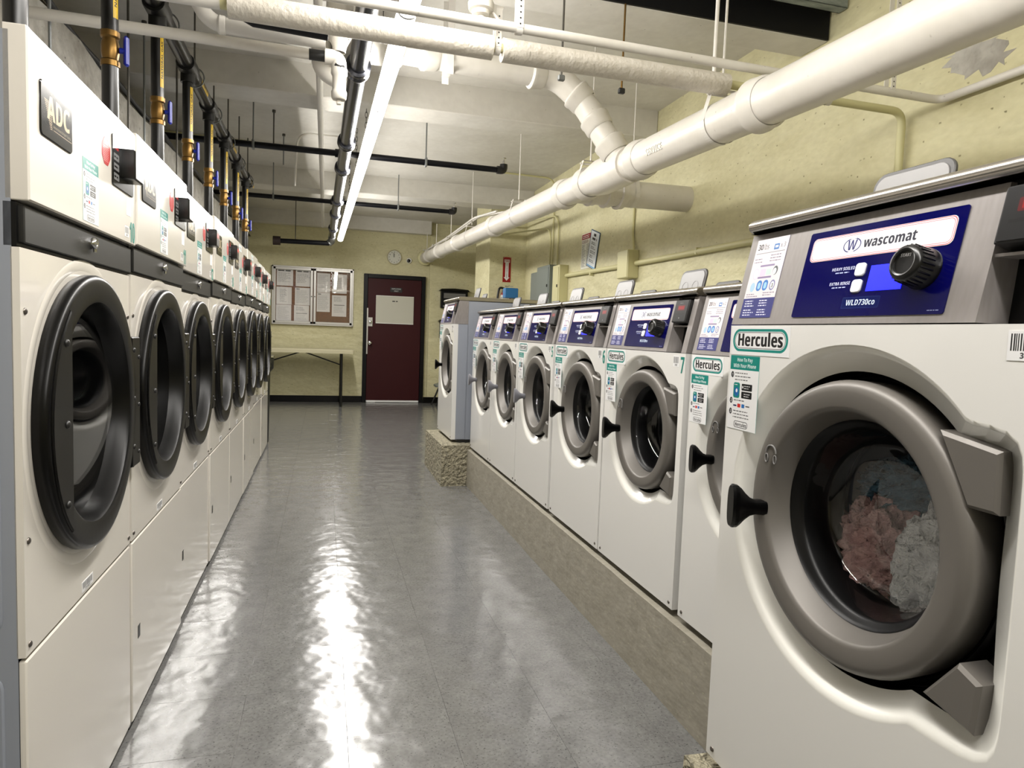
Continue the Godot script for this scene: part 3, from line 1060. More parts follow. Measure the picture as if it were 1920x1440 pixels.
func make_dryer() -> Node3D:
	var w := 0.697
	var depth := 0.575
	var t := thing("tumble_dryer", "", "dryer")
	var white: Material = mats.dryer_white
	# grey sheet steel cabinet behind the white front
	var cab := geo().shell(Vector3(0.0, 0.01, -depth), Vector3(w, 1.67, -0.012))
	obj("cabinet", cab, mats.side_grey, t)
	# pressed panels on the exposed side, with rounded corners
	var side := Transform3D(Basis(Vector3(0, 0, 1), Vector3(0, 1, 0), Vector3(-1, 0, 0)), Vector3(0, 0, 0))
	var sp := geo().ext(rrect(-0.56, 0.05, -0.035, 0.53, 0.03), -0.001, 0.004, side, 0.003, false)
	sp.ext(rrect(-0.56, 0.60, -0.035, 1.27, 0.03), -0.001, 0.004, side, 0.003, false)
	sp.ext(rrect(-0.56, 1.40, -0.035, 1.63, 0.03), -0.001, 0.004, side, 0.003, false)
	obj("side_panels", sp, mats.side_grey, t)
	# lower service panel
	obj("lower_panel", plate(0.003, 0.022, w - 0.003, 0.548, -0.012, 0.0, 0.004, 0.003), white, t)
	obj("toe_kick", geo().box(Vector3(w * 0.5, 0.012, -0.02), Vector3(w - 0.01, 0.022, 0.02)), mats.black_rubber, t)
	# door panel with its round opening, dished around the door
	var c := Vector2(0.338, 0.972)
	var circ := func(_a: float) -> float: return 0.266
	var pn := panel_with_opening(w - 0.003, 0.556, 1.302, c, circ, 0.0, 0.02, 0.004, 64)
	var g: Geo = pn[0]
	g.loops(pn[1], pn[2], pn[5], pn[5])
	g.loops(pn[2], pn[3], pn[5], pn[5])
	for e in [[Vector3(0, 0.556, 0), Vector3(w - 0.003, 0.556, 0), Vector3(0, -1, 0)], [Vector3(0, 0.556, 0), Vector3(0, 1.302, 0), Vector3(-1, 0, 0)], [Vector3(w - 0.003, 0.556, 0), Vector3(w - 0.003, 1.302, 0), Vector3(1, 0, 0)]]:
		g.quad(e[0], e[1], e[1] + Vector3(0, 0, -0.014), e[0] + Vector3(0, 0, -0.014), e[2])
	# a low pressed ring around the door
	g.lathe([Vector2(0.338, 0.0), Vector2(0.334, 0.0008), Vector2(0.326, 0.0012), Vector2(0.318, 0.0008), Vector2(0.314, 0.0)], facing(c.x, c.y), 64)
	obj("door_panel", g, white, t)
	# screws and the warning label
	for s in [[0.018, 1.19], [0.018, 0.77], [0.018, 0.575], [w - 0.018, 1.19], [w - 0.018, 0.77], [w - 0.018, 0.575]]:
		rivet(t, "screw", s[0], s[1], 0.0, 0.0065, mats.screw_steel)
	var wl := geo().ext(PackedVector2Array([Vector2(0.30, 0.562), Vector2(0.375, 0.562), Vector2(0.375, 0.586), Vector2(0.30, 0.586)]), 0.0, 0.0008)
	obj("warning_label", wl, mats.barcode_sticker, t)
	# door: black ring proud of the panel, with handle plate and hinge plate
	var ring := geo().lathe([Vector2(0.302, 0.0), Vector2(0.306, 0.008), Vector2(0.306, 0.024), Vector2(0.302, 0.030), Vector2(0.295, 0.032), Vector2(0.254, 0.032), Vector2(0.247, 0.029), Vector2(0.244, 0.022), Vector2(0.240, 0.0), Vector2(0.235, -0.018)], facing(c.x, c.y), 72)
	var door := obj("door", ring, mats.satin_black, t)
	obj("glass", geo().lathe([Vector2(0.0, 0.0), Vector2(0.230, 0.0)], facing(c.x, c.y, -0.050), 48, true).lathe([Vector2(0.230, -0.005), Vector2(0.0, -0.005)], facing(c.x, c.y, -0.050), 48, true), mats.door_glass, door)
	# handle plate: a segment of the ring cut by an upright chord
	var seg := PackedVector2Array()
	var chord := -0.195
	var a0 := acos(chord / 0.297)
	for i in 17:
		var a := a0 + (TAU - 2.0 * a0) * i / 16.0
		seg.append(c + Vector2(cos(a), sin(a)) * 0.297)
	obj("handle_plate", geo().ext(seg, 0.024, 0.036, Transform3D.IDENTITY, 0.002), mats.satin_black, door)
	for y in [0.16, 0.0, -0.16]:
		rivet(door, "rivet", c.x - 0.226, c.y + y, 0.036, 0.008, mats.dark_plastic)
	obj("hinge", plate(c.x + 0.268, c.y - 0.185, c.x + 0.345, c.y + 0.165, 0.004, 0.030, 0.004, 0.003), mats.satin_black, door)
	for y in [0.13, 0.0, -0.13]:
		rivet(door, "rivet", c.x + 0.283, c.y + y, 0.030, 0.007, mats.dark_plastic)
		rivet(door, "rivet", c.x + 0.330, c.y + y - 0.02, 0.030, 0.006, mats.dark_plastic)
	# funnel and drum
	obj("door_funnel", geo().lathe([Vector2(0.238, -0.010), Vector2(0.236, -0.040), Vector2(0.233, -0.060), Vector2(0.230, -0.095), Vector2(0.224, -0.10), Vector2(0.222, -0.13)], facing(c.x, c.y), 56), mats.satin_black, t)
	var drum := geo().lathe([Vector2(0.222, -0.13), Vector2(0.335, -0.135)], facing(c.x, c.y), 48, true)
	obj("drum_front", drum, mats.black_rubber, t)
	var dw := geo()
	for k in 48:
		var a := TAU * k / 48
		var b := TAU * (k + 1) / 48
		for q in 4:
			var z0 := -0.135 - q * 0.1
			var z1 := z0 - 0.1
			var pa := Vector3(c.x + cos(a) * 0.335, c.y + sin(a) * 0.335, 0)
			var pb := Vector3(c.x + cos(b) * 0.335, c.y + sin(b) * 0.335, 0)
			var na := Vector3(-cos(a), -sin(a), 0)
			var nb := Vector3(-cos(b), -sin(b), 0)
			var u0 := k / 48.0 * 14.0
			var u1 := (k + 1) / 48.0 * 14.0
			dw.add(pa + Vector3(0, 0, z0), pb + Vector3(0, 0, z0), pb + Vector3(0, 0, z1), na, nb, nb, Vector2(u0, q * 0.66), Vector2(u1, q * 0.66), Vector2(u1, (q + 1) * 0.66))
			dw.add(pa + Vector3(0, 0, z0), pb + Vector3(0, 0, z1), pa + Vector3(0, 0, z1), na, nb, na, Vector2(u0, q * 0.66), Vector2(u1, (q + 1) * 0.66), Vector2(u0, (q + 1) * 0.66))
	obj("drum", dw, mats.perforated_steel, t)
	obj("drum_back", geo().lathe([Vector2(0.335, -0.535), Vector2(0.0, -0.535)], facing(c.x, c.y), 48), mats.drum_steel, t)
	# lint drawer
	obj("drawer_recess", geo().box(Vector3(w * 0.5, 1.342, -0.014), Vector3(w, 0.076, 0.02)), mats.black_rubber, t)
	var lint := obj("lint_drawer", plate(0.008, 1.310, w - 0.004, 1.376, -0.01, 0.006, 0.002, 0.002), mats.drawer_black, t)
	var lk := geo().lathe([Vector2(0.013, 0.0), Vector2(0.013, 0.008), Vector2(0.010, 0.012), Vector2(0.004, 0.012), Vector2(0.0, 0.010)], facing(0.365, 1.352, 0.006), 16)
	lk.box(Vector3(0.369, 1.339, 0.012), Vector3(0.010, 0.016, 0.006), 0.002)
	obj("lock", lk, mats.chrome, lint)
	# control cover, a little proud, with a folded lower edge
	var cover := obj("control_cover", plate(0.0, 1.383, w, 1.682, -0.02, 0.017, 0.003, 0.003), white, t)
	obj("badge", plate(0.046, 1.511, 0.206, 1.610, 0.016, 0.020, 0.010, 0.0015), mats.maker_badge, cover)
	var oct := PackedVector2Array()
	for i in 8:
		var a := PI / 8 + PI / 4 * i
		oct.append(Vector2(0.437 + cos(a) * 0.034, 1.575 + sin(a) * 0.034))
	obj("stop_sticker", geo().ext(oct, 0.017, 0.0176), mats.stop_sticker, cover)
	obj("payment_sticker", plate(0.274, 1.392, 0.378, 1.526, 0.017, 0.0176), mats.pay_sticker, cover)
	obj("company_sticker", plate(0.235, 1.632, 0.365, 1.668, 0.017, 0.0176), mats.company_sticker, cover)
	obj("selector_panel", plate(0.480, 1.508, 0.664, 1.630, 0.016, 0.020, 0.008, 0.001), mats.selector_panel, cover)
	var rd := obj("card_reader", plate(0.556, 1.538, 0.640, 1.612, 0.018, 0.050, 0.004, 0.003), mats.black_plastic, cover)
	obj("code_sticker", plate(0.605, 1.455, 0.650, 1.502, 0.017, 0.0176), mats.plain_white, cover)
	obj("barcode", plate(0.590, 1.398, 0.628, 1.426, 0.017, 0.0176), mats.barcode_sticker, cover)
	obj("reader_face", plate(0.560, 1.541, 0.637, 1.609, 0.050, 0.0512, 0.003), mats.dryer_reader_face, cover)
	return t

func build_dryers() -> void:
	var first := make_dryer()
	var ordinal := ["", "", "", "fourth", "fifth", "sixth", "seventh", "eighth"]
	for k in 8:
		var d := first
		if k > 0:
			d = first.duplicate()
			(d.get_node("door/glass") as MeshInstance3D).transform = Transform3D.IDENTITY
			d.get_node("control_cover/number").free()
			d.name = numbered("tumble_dryer")
			add_child(d)
		var y := [0.0, 0.004, -0.004, 0.003, -0.002, 0.004, 0.0, -0.006][k] as float
		d.position = Vector3(DRYER_X + [0.0, 0.003, -0.006, 0.0, 0.0, 0.003, -0.003, 0.0][k], 0.0, DRYER_Z - k * DRYER_PITCH)
		d.scale = Vector3(1, 1.0 + y, 1)
		d.rotation.y = PI / 2
		var label: String = ["white tumble dryer numbered 10 whose grey steel side is exposed", "white tumble dryer numbered 11 next to the one with its grey side exposed", "white tumble dryer numbered 12, third from the exposed grey side"][k] if k < 3 else "white tumble dryer, %s along from the one with its grey side exposed" % ordinal[k]
		if k == 7: label = "white tumble dryer ending the row beside the dark green bin"
		tag(d, label, "dryer", "tumble dryers in a row")
		var cover := d.get_node("control_cover")
		var num := obj("number", words(str(10 + k), 0.052, 0.0008), mats.number_teal, cover, Transform3D(Basis.IDENTITY.scaled(Vector3(0.62, 1, 1)), Vector3(0.662, 1.414, 0.0174)))
		num.name = "number"
		if k == 0:
			# this pane sits skewed in its seat, its face turned towards the washers opposite
			var pane := d.get_node("door/glass") as MeshInstance3D
			var pivot := Vector3(0.338, 0.972, -0.050)
			var skew := Basis.from_euler(Vector3(0.0, -0.25, 0))
			pane.transform = Transform3D(skew, Vector3(0.338, 0.972, -0.058) - skew * pivot)
		if k > 0:
			obj("latch_hole", plate(0.062, 0.245, 0.086, 0.283, 0.0, 0.0008), mats.black_rubber, d)
	# dark green bin squeezed in at the end of the row
	var z := DRYER_Z - 8 * DRYER_PITCH
	var t := thing("waste_bin", "dark green bin with a chrome rimmed canister past the last dryer", "bin", Vector3(-0.66, 0, z - 0.16))
	obj("body", geo().lathe([Vector2(0.0, 0.0), Vector2(0.13, 0.0), Vector2(0.145, 0.02), Vector2(0.155, 0.72), Vector2(0.15, 0.75), Vector2(0.0, 0.75)], Transform3D.IDENTITY, 28), mats.green_bin, t)
	obj("canister", geo().lathe([Vector2(0.0, 0.70), Vector2(0.06, 0.705), Vector2(0.10, 0.76), Vector2(0.105, 0.86), Vector2(0.0, 0.865)], at(0.085, 0, 0), 24), mats.green_bin, t)
	obj("rim", geo().lathe([Vector2(0.095, 0.862), Vector2(0.107, 0.868), Vector2(0.107, 0.884), Vector2(0.09, 0.89), Vector2(0.0, 0.892)], at(0.085, 0, 0), 24), mats.chrome, t)

# ---------------------------------------------------------------- washers
func make_washer(kind: String) -> Node3D:
	var big := kind == "big"
	var w := 0.655 if big else 0.615
	var hb := 0.905 if big else 0.83
	var s := 1.0 if big else 0.925
	var y0 := 0.025
	var c := Vector2(0.327, y0 + 0.585) if big else Vector2(0.316, y0 + 0.548)
	var depth := 0.72
	var top := y0 + hb
	var lean := Vector2(0.180, 0.040)
	var rear_top := top + lean.x
	var t := thing("washing_machine", "", "washer")
	var white: Material = mats.machine_white
	# front panel with the shaped opening
	var opening := func(a: float) -> float:
		var r := 0.277
		var cs := cos(a)
		if cs > 0.0:
			var b := 0.190 if sin(a) > 0.0 else 0.232
			var rr := pow(pow(cs / 0.279, 12.0) + pow(absf(sin(a)) / b, 12.0), -1.0 / 12.0)
			r = maxf(r, rr)
		return r * s
	var pn := panel_with_opening(w, y0, top, c, opening, 0.0, 0.030, 0.030 * s, 120)
	var g: Geo = pn[0]
	for e in [[Vector3(0, y0, 0), Vector3(w, y0, 0), Vector3(0, -1, 0)], [Vector3(0, y0, 0), Vector3(0, top, 0), Vector3(-1, 0, 0)], [Vector3(w, y0, 0), Vector3(w, top, 0), Vector3(1, 0, 0)], [Vector3(0, top, 0), Vector3(w, top, 0), Vector3(0, 1, 0)]]:
		g.quad(e[0], e[1], e[1] + Vector3(0, 0, -0.034), e[0] + Vector3(0, 0, -0.034), e[2])
	obj("front_panel", g, white, t)
	var bv := geo()
	bv.loops(pn[1], pn[2], pn[4], pn[5])
	bv.loops(pn[2], pn[3], pn[5], pn[5])
	obj("opening_bevel", bv, mats.bevel_white, t)
	# black gasket well behind the bevel
	var well := geo()
	var deep: PackedVector3Array = pn[3]
	var deeper := PackedVector3Array()
	for p in deep: deeper.append(Vector3(p.x, p.y, -0.080))
	var inn := PackedVector3Array()
	for p in deep:
		var d := (c - Vector2(p.x, p.y)).normalized()
		inn.append(Vector3(d.x, d.y, 0))
	well.loops(deep, deeper, inn, inn)
	var up := const_normals(deep.size(), Vector3(0, 0, 1))
	well.loops(deeper, disc_loop(deep, c, 0.166 * s, -0.080), up, up)
	# a soft fold of rubber around the door
	var fold := []
	for i in 9: fold.append(Vector2((0.236 + 0.010 * cos(PI * i / 8.0)) * s, -0.080 + 0.022 * sin(PI * i / 8.0)))
	well.lathe(fold, facing(c.x, c.y), 60)
	obj("door_gasket", well, mats.black_rubber, t)
	# cabinet
	obj("cabinet", geo().shell(Vector3(0.002, y0, -depth), Vector3(w - 0.002, rear_top, -0.110)), mats.side_grey, t)
	var cheeks := geo()
	for x in [0.002, w - 0.002]:
		cheeks.box(Vector3(x + (0.0015 if x < 0.1 else -0.0015), (y0 + top) * 0.5, -0.074), Vector3(0.003, hb, 0.080))
	cheeks.box(Vector3(w * 0.5, y0 + 0.002, -0.074), Vector3(w - 0.004, 0.003, 0.080))
	obj("side_cheeks", cheeks, mats.side_grey, t)
	obj("base_rail", geo().box(Vector3(w * 0.5, 0.013, -0.30), Vector3(w - 0.02, 0.026, 0.50)), mats.dark_plastic, t)
	for x in [0.022, w - 0.022]:
		rivet(t, "screw", x, y0 + 0.018, 0.0, 0.006, mats.screw_steel)
	# door
	var ring := geo().lathe([Vector2(0.222, -0.075), Vector2(0.231, -0.060), Vector2(0.233, -0.018), Vector2(0.230, -0.007), Vector2(0.222, -0.001), Vector2(0.214, 0.0), Vector2(0.191, 0.0), Vector2(0.186, -0.002), Vector2(0.182, -0.007), Vector2(0.171, -0.038), Vector2(0.167, -0.045), Vector2(0.165, -0.068)].map(func(p): return Vector2(p.x * s, p.y)), facing(c.x, c.y), 80)
	var door := obj("door", ring, mats.ring_grey, t)
	obj("seal", geo().lathe([Vector2(0.168, -0.042), Vector2(0.163, -0.050), Vector2(0.157, -0.053), Vector2(0.152, -0.062), Vector2(0.150, -0.10), Vector2(0.147, -0.14), Vector2(0.158, -0.156)].map(func(p): return Vector2(p.x * s, p.y)), facing(c.x, c.y), 64), mats.black_rubber, door)
	obj("glass", geo().lathe([Vector2(0.153, -0.058), Vector2(0.149, -0.068), Vector2(0.145, -0.095), Vector2(0.137, -0.113), Vector2(0.118, -0.124), Vector2(0.08, -0.130), Vector2(0.03, -0.132), Vector2(0.0, -0.1325)].map(func(p): return Vector2(p.x * s, p.y)), facing(c.x, c.y), 64, false, 0.5), mats.door_glass, door)
	var hb1 := PackedVector2Array([Vector2(0.165, 0.178), Vector2(0.256, 0.163), Vector2(0.258, 0.083), Vector2(0.215, 0.083)])
	var hb2 := PackedVector2Array([Vector2(0.222, -0.122), Vector2(0.256, -0.136), Vector2(0.250, -0.205), Vector2(0.172, -0.188)])
	for poly in [hb1, hb2]:
		var pp := PackedVector2Array()
		for p in poly: pp.append(c + p * s)
		obj("hinge_block", geo().ext(pp, -0.055, -0.004, Transform3D.IDENTITY, 0.005), mats.ring_grey, door)
	# raised icon on the ring
	var ico := geo()
	var arc := PackedVector3Array()
	for i in 9:
		var a := PI * (0.0 + i / 8.0)
		arc.append(Vector3(c.x - 0.175 * s + cos(a) * 0.014, c.y + 0.085 * s + sin(a) * 0.014, 0.001))
	ico.tube(arc, 0.0018, 6)
	for k in 2:
		var lp := PackedVector3Array()
		for i in 11: lp.append(Vector3(c.x - 0.175 * s + (k * 2 - 1) * 0.012 + cos(TAU * i / 10) * 0.004, c.y + 0.074 * s + sin(TAU * i / 10) * 0.008, 0.001))
		ico.tube(lp, 0.0014, 5, false)
	obj("lock_icon", ico, mats.lid_grey, door)
	# flared pull handle standing out from the ring
	var hx := c.x - 0.196 * s
	var hy := c.y - 0.022
	var sections := [[-0.004, 0.015, 0.015], [0.012, 0.013, 0.014], [0.022, 0.012, 0.018], [0.031, 0.012, 0.027], [0.038, 0.013, 0.036], [0.044, 0.015, 0.041], [0.050, 0.014, 0.042], [0.053, 0.010, 0.039]]
	var hg := geo()
	for i in sections.size() - 1:
		var p: Array = sections[i]
		var q: Array = sections[i + 1]
		for k in 20:
			var a := TAU * k / 20
			var b := TAU * (k + 1) / 20
			var ea := Vector2(signf(cos(a)) * pow(absf(cos(a)), 0.7), signf(sin(a)) * pow(absf(sin(a)), 0.7))
			var eb := Vector2(signf(cos(b)) * pow(absf(cos(b)), 0.7), signf(sin(b)) * pow(absf(sin(b)), 0.7))
			hg.smooth(Vector3(hx - p[0] * 0.35 + ea.x * p[1], hy + ea.y * p[2], p[0]), Vector3(hx - p[0] * 0.35 + eb.x * p[1], hy + eb.y * p[2], p[0]), Vector3(hx - q[0] * 0.35 + eb.x * q[1], hy + eb.y * q[2], q[0]), Vector3(hx - q[0] * 0.35 + ea.x * q[1], hy + ea.y * q[2], q[0]),
				Vector3(ea.x, ea.y, -0.3).normalized(), Vector3(eb.x, eb.y, -0.3).normalized(), Vector3(eb.x, eb.y, -0.3).normalized(), Vector3(ea.x, ea.y, -0.3).normalized())
	var rim := PackedVector2Array()
	for k in 20:
		var a := TAU * k / 20
		rim.append(Vector2(hx - 0.0185 + signf(cos(a)) * pow(absf(cos(a)), 0.7) * 0.010, hy + signf(sin(a)) * pow(absf(sin(a)), 0.7) * 0.039))
	hg.ext(rim, 0.052, 0.0535)
	obj("handle", hg, mats.black_plastic, door)
	# drum
	obj("drum", geo().lathe([Vector2(0.150, -0.155), Vector2(0.20, -0.16), Vector2(0.215, -0.175), Vector2(0.215, -0.50), Vector2(0.19, -0.53), Vector2(0.0, -0.54)].map(func(p): return Vector2(p.x * s, p.y)), facing(c.x, c.y), 56, true), mats.drum_steel, t)
	# console: sloped grey fascia in two pieces with a payment bay between them
	var ur0 := w - 0.118 if big else w - 0.128
	var ur1 := w - 0.018 if big else w - 0.030
	var prof := PackedVector2Array([Vector2(0.0, 0.0), Vector2(lean.y, lean.x), Vector2(0.112, lean.x), Vector2(0.112, 0.0)])
	# extruded along x: the profile plane is (depth, height)
	var along_x := Transform3D(Basis(Vector3(0, 0, -1), Vector3(0, 1, 0), Vector3(1, 0, 0)), Vector3(0, top + 0.002, 0))
	var cg := geo().ext(prof, 0.0, ur0, along_x, 0.0)
	cg.ext(prof, ur1, w, along_x, 0.0)
	var console := obj("console", cg, mats.console_grey, t)
	var back := PackedVector2Array([Vector2(0.055, 0.0), Vector2(0.075, lean.x), Vector2(0.112, lean.x), Vector2(0.112, 0.0)])
	var bay := geo().ext(back, ur0, ur1, along_x, 0.0)
	obj("payment_bay", bay, mats.black_rubber, console)
	obj("bay_shelf", geo().box(Vector3((ur0 + ur1) * 0.5, top + 0.088, -0.048), Vector3(ur1 - ur0, 0.004, 0.05)), mats.console_grey, console)
	# plane of the fascia
	var yv := Vector3(0, lean.x, -lean.y).normalized()
	var face := Transform3D(Basis(Vector3(1, 0, 0), yv, Vector3(1, 0, 0).cross(yv)), Vector3(0, top + 0.002, 0))
	var bl := 0.180 if big else 0.152
	obj("load_label", plate(0.022, 0.013, 0.118 if big else 0.126, 0.172, -0.001, 0.0008), mats["load_label_%d" % (30 if big else 20)], console, face)
	obj("control_panel", plate(bl, 0.012, bl + 0.308, 0.164, -0.001, 0.0015, 0.004), mats["control_print_%d" % (30 if big else 20)], console, face)
	obj("brand_plate", plate(bl + 0.012, 0.110, bl + 0.295, 0.152, 0.001, 0.0022, 0.009), mats.brand_plate, console, face)
	obj("display", plate(bl + 0.160, 0.051, bl + 0.227, 0.092, 0.001, 0.0025), mats.screen_blue, console, face)
	for y in [0.0875, 0.0605]:
		obj("button", plate(bl + 0.129, y - 0.0105, bl + 0.149, y + 0.0105, 0.001, 0.0045, 0.005, 0.001), mats.plain_white, console, face)
	var kx := bl + 0.258
	var kn := [Vector2(0.030, 0.0), Vector2(0.030, 0.006), Vector2(0.0275, 0.010), Vector2(0.0265, 0.034), Vector2(0.0245, 0.038), Vector2(0.020, 0.040), Vector2(0.0175, 0.039), Vector2(0.0165, 0.0365), Vector2(0.0, 0.036)]
	var dial := geo().lathe(kn, facing(kx, 0.078), 40)
	for i in 24:
		var a := TAU * i / 24
		dial.box(Vector3(kx + cos(a) * 0.0270, 0.078 + sin(a) * 0.0270, 0.022), Vector3(0.0028, 0.0028, 0.022), 0.0008)
	obj("dial", dial, mats.black_plastic, console, face)
	obj("dial_print", words("START", 0.0042, 0.0006), mats.lid_grey, console, face * at(kx, 0.0885, 0.0365))
	obj("card_reader", plate(ur0 + 0.006, 0.098, ur1 - 0.004, 0.173, -0.03, 0.012, 0.003, 0.002), mats.dark_plastic, console, face)
	obj("reader_face", plate(ur0 + 0.010, 0.101, ur1 - 0.008, 0.170, 0.0115, 0.0128), mats.reader_face, console, face)
	obj("pay_card", plate(ur0 + 0.036, 0.012, ur1 - 0.004, 0.082, -0.052, -0.050), mats.plain_white, console, face)
	# rounded stainless top
	var rail := PackedVector2Array()
	rail.append(Vector2(lean.y - 0.010, 0.0))
	for i in 9:
		var a := -PI * 0.5 + PI * i / 8.0
		rail.append(Vector2(lean.y + 0.006 - cos(a) * 0.022, 0.0145 + sin(a) * 0.0145))
	rail.append(Vector2(lean.y + 0.03, 0.030))
	rail.append(Vector2(depth, 0.031))
	rail.append(Vector2(depth, 0.0))
	var topx := Transform3D(along_x.basis, Vector3(0, rear_top + 0.004, 0))
	obj("top_cover", geo().ext(rail, 0.003, w - 0.003, topx, 0.003), mats.steel, t)
	obj("shadow_gap", geo().box(Vector3(w * 0.5, rear_top + 0.002, -0.35), Vector3(w - 0.008, 0.006, 0.60)), mats.black_rubber, t)
	# detergent hatch with two open lids
	var ty := rear_top + 0.035
	obj("hatch", geo().box(Vector3(0.235, ty + 0.002, -0.34), Vector3(0.42, 0.008, 0.24), 0.002), mats.lid_grey, t)
	for q in [[0.125, 0.106, 0.62, 0.28, 0.0], [0.345, 0.046, 0.72, 0.30, 0.0]]:
		var lx := Transform3D(Basis.from_euler(Vector3(-0.22, 0, 0)), Vector3(q[0], ty + 0.003, -q[3]))
		var hw := 0.095 if q[0] < 0.2 else 0.080
		var tallness: float = q[1]
		var shape := rrect(-hw, 0.0, hw, tallness, minf(0.028, tallness * 0.45), 5)
		var lid := obj("lid", geo().ext(shape, -0.007, 0.0, lx, 0.002), mats.lid_edge, t)
		obj("lid_lining", geo().ext(rrect(-hw + 0.009, 0.0, hw - 0.009, tallness - 0.009, minf(0.024, tallness * 0.4), 5), 0.0, 0.0025, lx, 0.001), mats.lid_grey, lid)
		if q[0] < 0.2:
			for m in 2:
				var circle := PackedVector3Array()
				for i in 17: circle.append(lx * Vector3(-0.04 + m * 0.075 + cos(TAU * i / 16) * 0.022, 0.035 + sin(TAU * i / 16) * 0.022, 0.0026))
				obj("moulded_mark", geo().tube(circle, 0.0008, 4, false), mats.lid_grey, lid)
	# stickers on the white panel
	obj("company_sticker", plate(0.006, top - 0.058, 0.184 if big else 0.176, top - 0.003, 0.0, 0.0007), mats.company_sticker, t)
	obj("payment_sticker", plate(0.007, top - 0.207, 0.101, top - 0.060, 0.0, 0.0007), mats.pay_sticker, t)
	obj("barcode", plate(w - 0.075 if not big else 0.583, top - 0.044, w - 0.038 if not big else 0.640, top - 0.008, 0.0, 0.0007), mats.barcode_sticker, t)
	return t

func cloth_lump(c: Vector3, r: Vector3, amount: float, seed_: int, folds := 6.0) -> Geo:
	# a crumpled bundle of cloth: a closed surface pushed in and out by folds
	var n := FastNoiseLite.new()
	n.seed = seed_
	n.frequency = folds
	n.fractal_octaves = 3
	n.noise_type = FastNoiseLite.TYPE_SIMPLEX_SMOOTH
	var rows := 40
	var cols := 64
	var pt := func(i: int, j: int) -> Vector3:
		var a := PI * i / rows
		var b := TAU * (j % cols) / cols
		var d := Vector3(sin(a) * cos(b), cos(a), sin(a) * sin(b))
		var f := 1.0 + amount * (1.0 - 2.6 * absf(n.get_noise_3dv(d + Vector3(seed_, 0, 0))))
		return c + d * r * f
	var g := geo()
	var pos := []
	for i in rows + 1:
		var row := []
		for j in cols: row.append(pt.call(i, j))
		pos.append(row)
	var nor := []
	for i in rows + 1:
		var row := []
		for j in cols:
			var du: Vector3 = pos[i][(j + 1) % cols] - pos[i][(j + cols - 1) % cols]
			var dv: Vector3 = pos[mini(i + 1, rows)][j] - pos[maxi(i - 1, 0)][j]
			var q := dv.cross(du)
			var d: Vector3 = pos[i][j] - c
			if q.length() < 1e-9: q = d
			q = q.normalized()
			row.append(q if q.dot(d) > 0.0 else -q)
		nor.append(row)
	for i in rows:
		for j in cols:
			var k := (j + 1) % cols
			g.smooth(pos[i][j], pos[i][k], pos[i + 1][k], pos[i + 1][j], nor[i][j], nor[i][k], nor[i + 1][k], nor[i + 1][j])
	return g

func build_washers() -> void:
	var small := make_washer("small")
	var pitch := 0.628
	var z_first := -5.055
	var silver := [true, true, true, false, false, false]
	var labels := [
		"small white washer with a silver handle beside the tall washer",
		"small white washer with a silver handle, second along from the tall washer",
		"small white washer with a silver handle and teal number 5",
		"small white washer with a black handle and teal number 6, next to number 5",
		"small white washer with a black handle and teal number 7, beside the half hidden one",
		"small white washer partly hidden behind the washer full of laundry"]
	for k in 6:
		var d := small
		if k > 0:
			d = small.duplicate()
			d.name = numbered("washing_machine")
			add_child(d)
		d.position = Vector3(1.100, PLINTH, z_first + k * pitch + (0.018 if k >= 3 else 0.0) + (0.024 if k >= 5 else 0.0))
		d.rotation.y = -PI / 2
		tag(d, labels[k], "washer", "small washers in a row")
		(d.get_node("door/handle") as MeshInstance3D).material_override = mats.handle_silver if silver[k] else mats.black_plastic
		if k >= 2 and k <= 4:
			obj("number", words(str(3 + k), 0.052, 0.0008), mats.number_teal, d, Transform3D(Basis.IDENTITY.scaled(Vector3(0.62, 1, 1)), Vector3(0.598, 0.025 + 0.83 - 0.038, 0.0004)))
	var tall := make_washer("big")
	tall.position = Vector3(0.975, PLINTH + 0.032, -5.855)
	tall.rotation.y = -PI / 2
	tag(tall, "larger white washer on its own block beside the maroon door", "washer", "large washers")
	obj("number", words("2", 0.052, 0.0008), mats.dark_plastic, tall, Transform3D(Basis.IDENTITY.scaled(Vector3(0.62, 1, 1)), Vector3(0.59, 0.025 + 0.905 - 0.04, 0.0004)))
	var near := tall.duplicate()
	near.name = numbered("washing_machine")
	add_child(near)
	near.get_node("number").free()
	near.position = Vector3(0.80, PLINTH, -1.215)
	tag(near, "larger white washer full of laundry, with a 30 lbs label", "washer", "large washers")
	# laundry inside its drum: the drum's axis runs along x from the door
	tag(obj("bath_towel", cloth_lump(Vector3(1.003, 0.795, -0.860), Vector3(0.068, 0.115, 0.066), 0.30, 3, 1.5), mats.towel_white), "quilted white towel pressed against the washer door glass", "towel")
	tag(obj("bed_sheet", cloth_lump(Vector3(1.010, 0.785, -0.980), Vector3(0.078, 0.115, 0.080), 0.34, 7, 2.4), mats.cloth_pink), "crumpled pale pink sheet inside the washer drum", "sheet")
	tag(obj("bed_sheet", cloth_lump(Vector3(1.125, 0.84, -0.90), Vector3(0.07, 0.085, 0.10), 0.34, 9, 2.4), mats.cloth_pink), "crumpled pinkish sheet in the middle of the laundry load", "sheet")
	tag(obj("shirt", cloth_lump(Vector3(1.06, 0.925, -0.96), Vector3(0.085, 0.050, 0.10), 0.32, 11, 2.4), mats.cloth_blue), "dark blue shirt on top of the laundry load", "shirt")

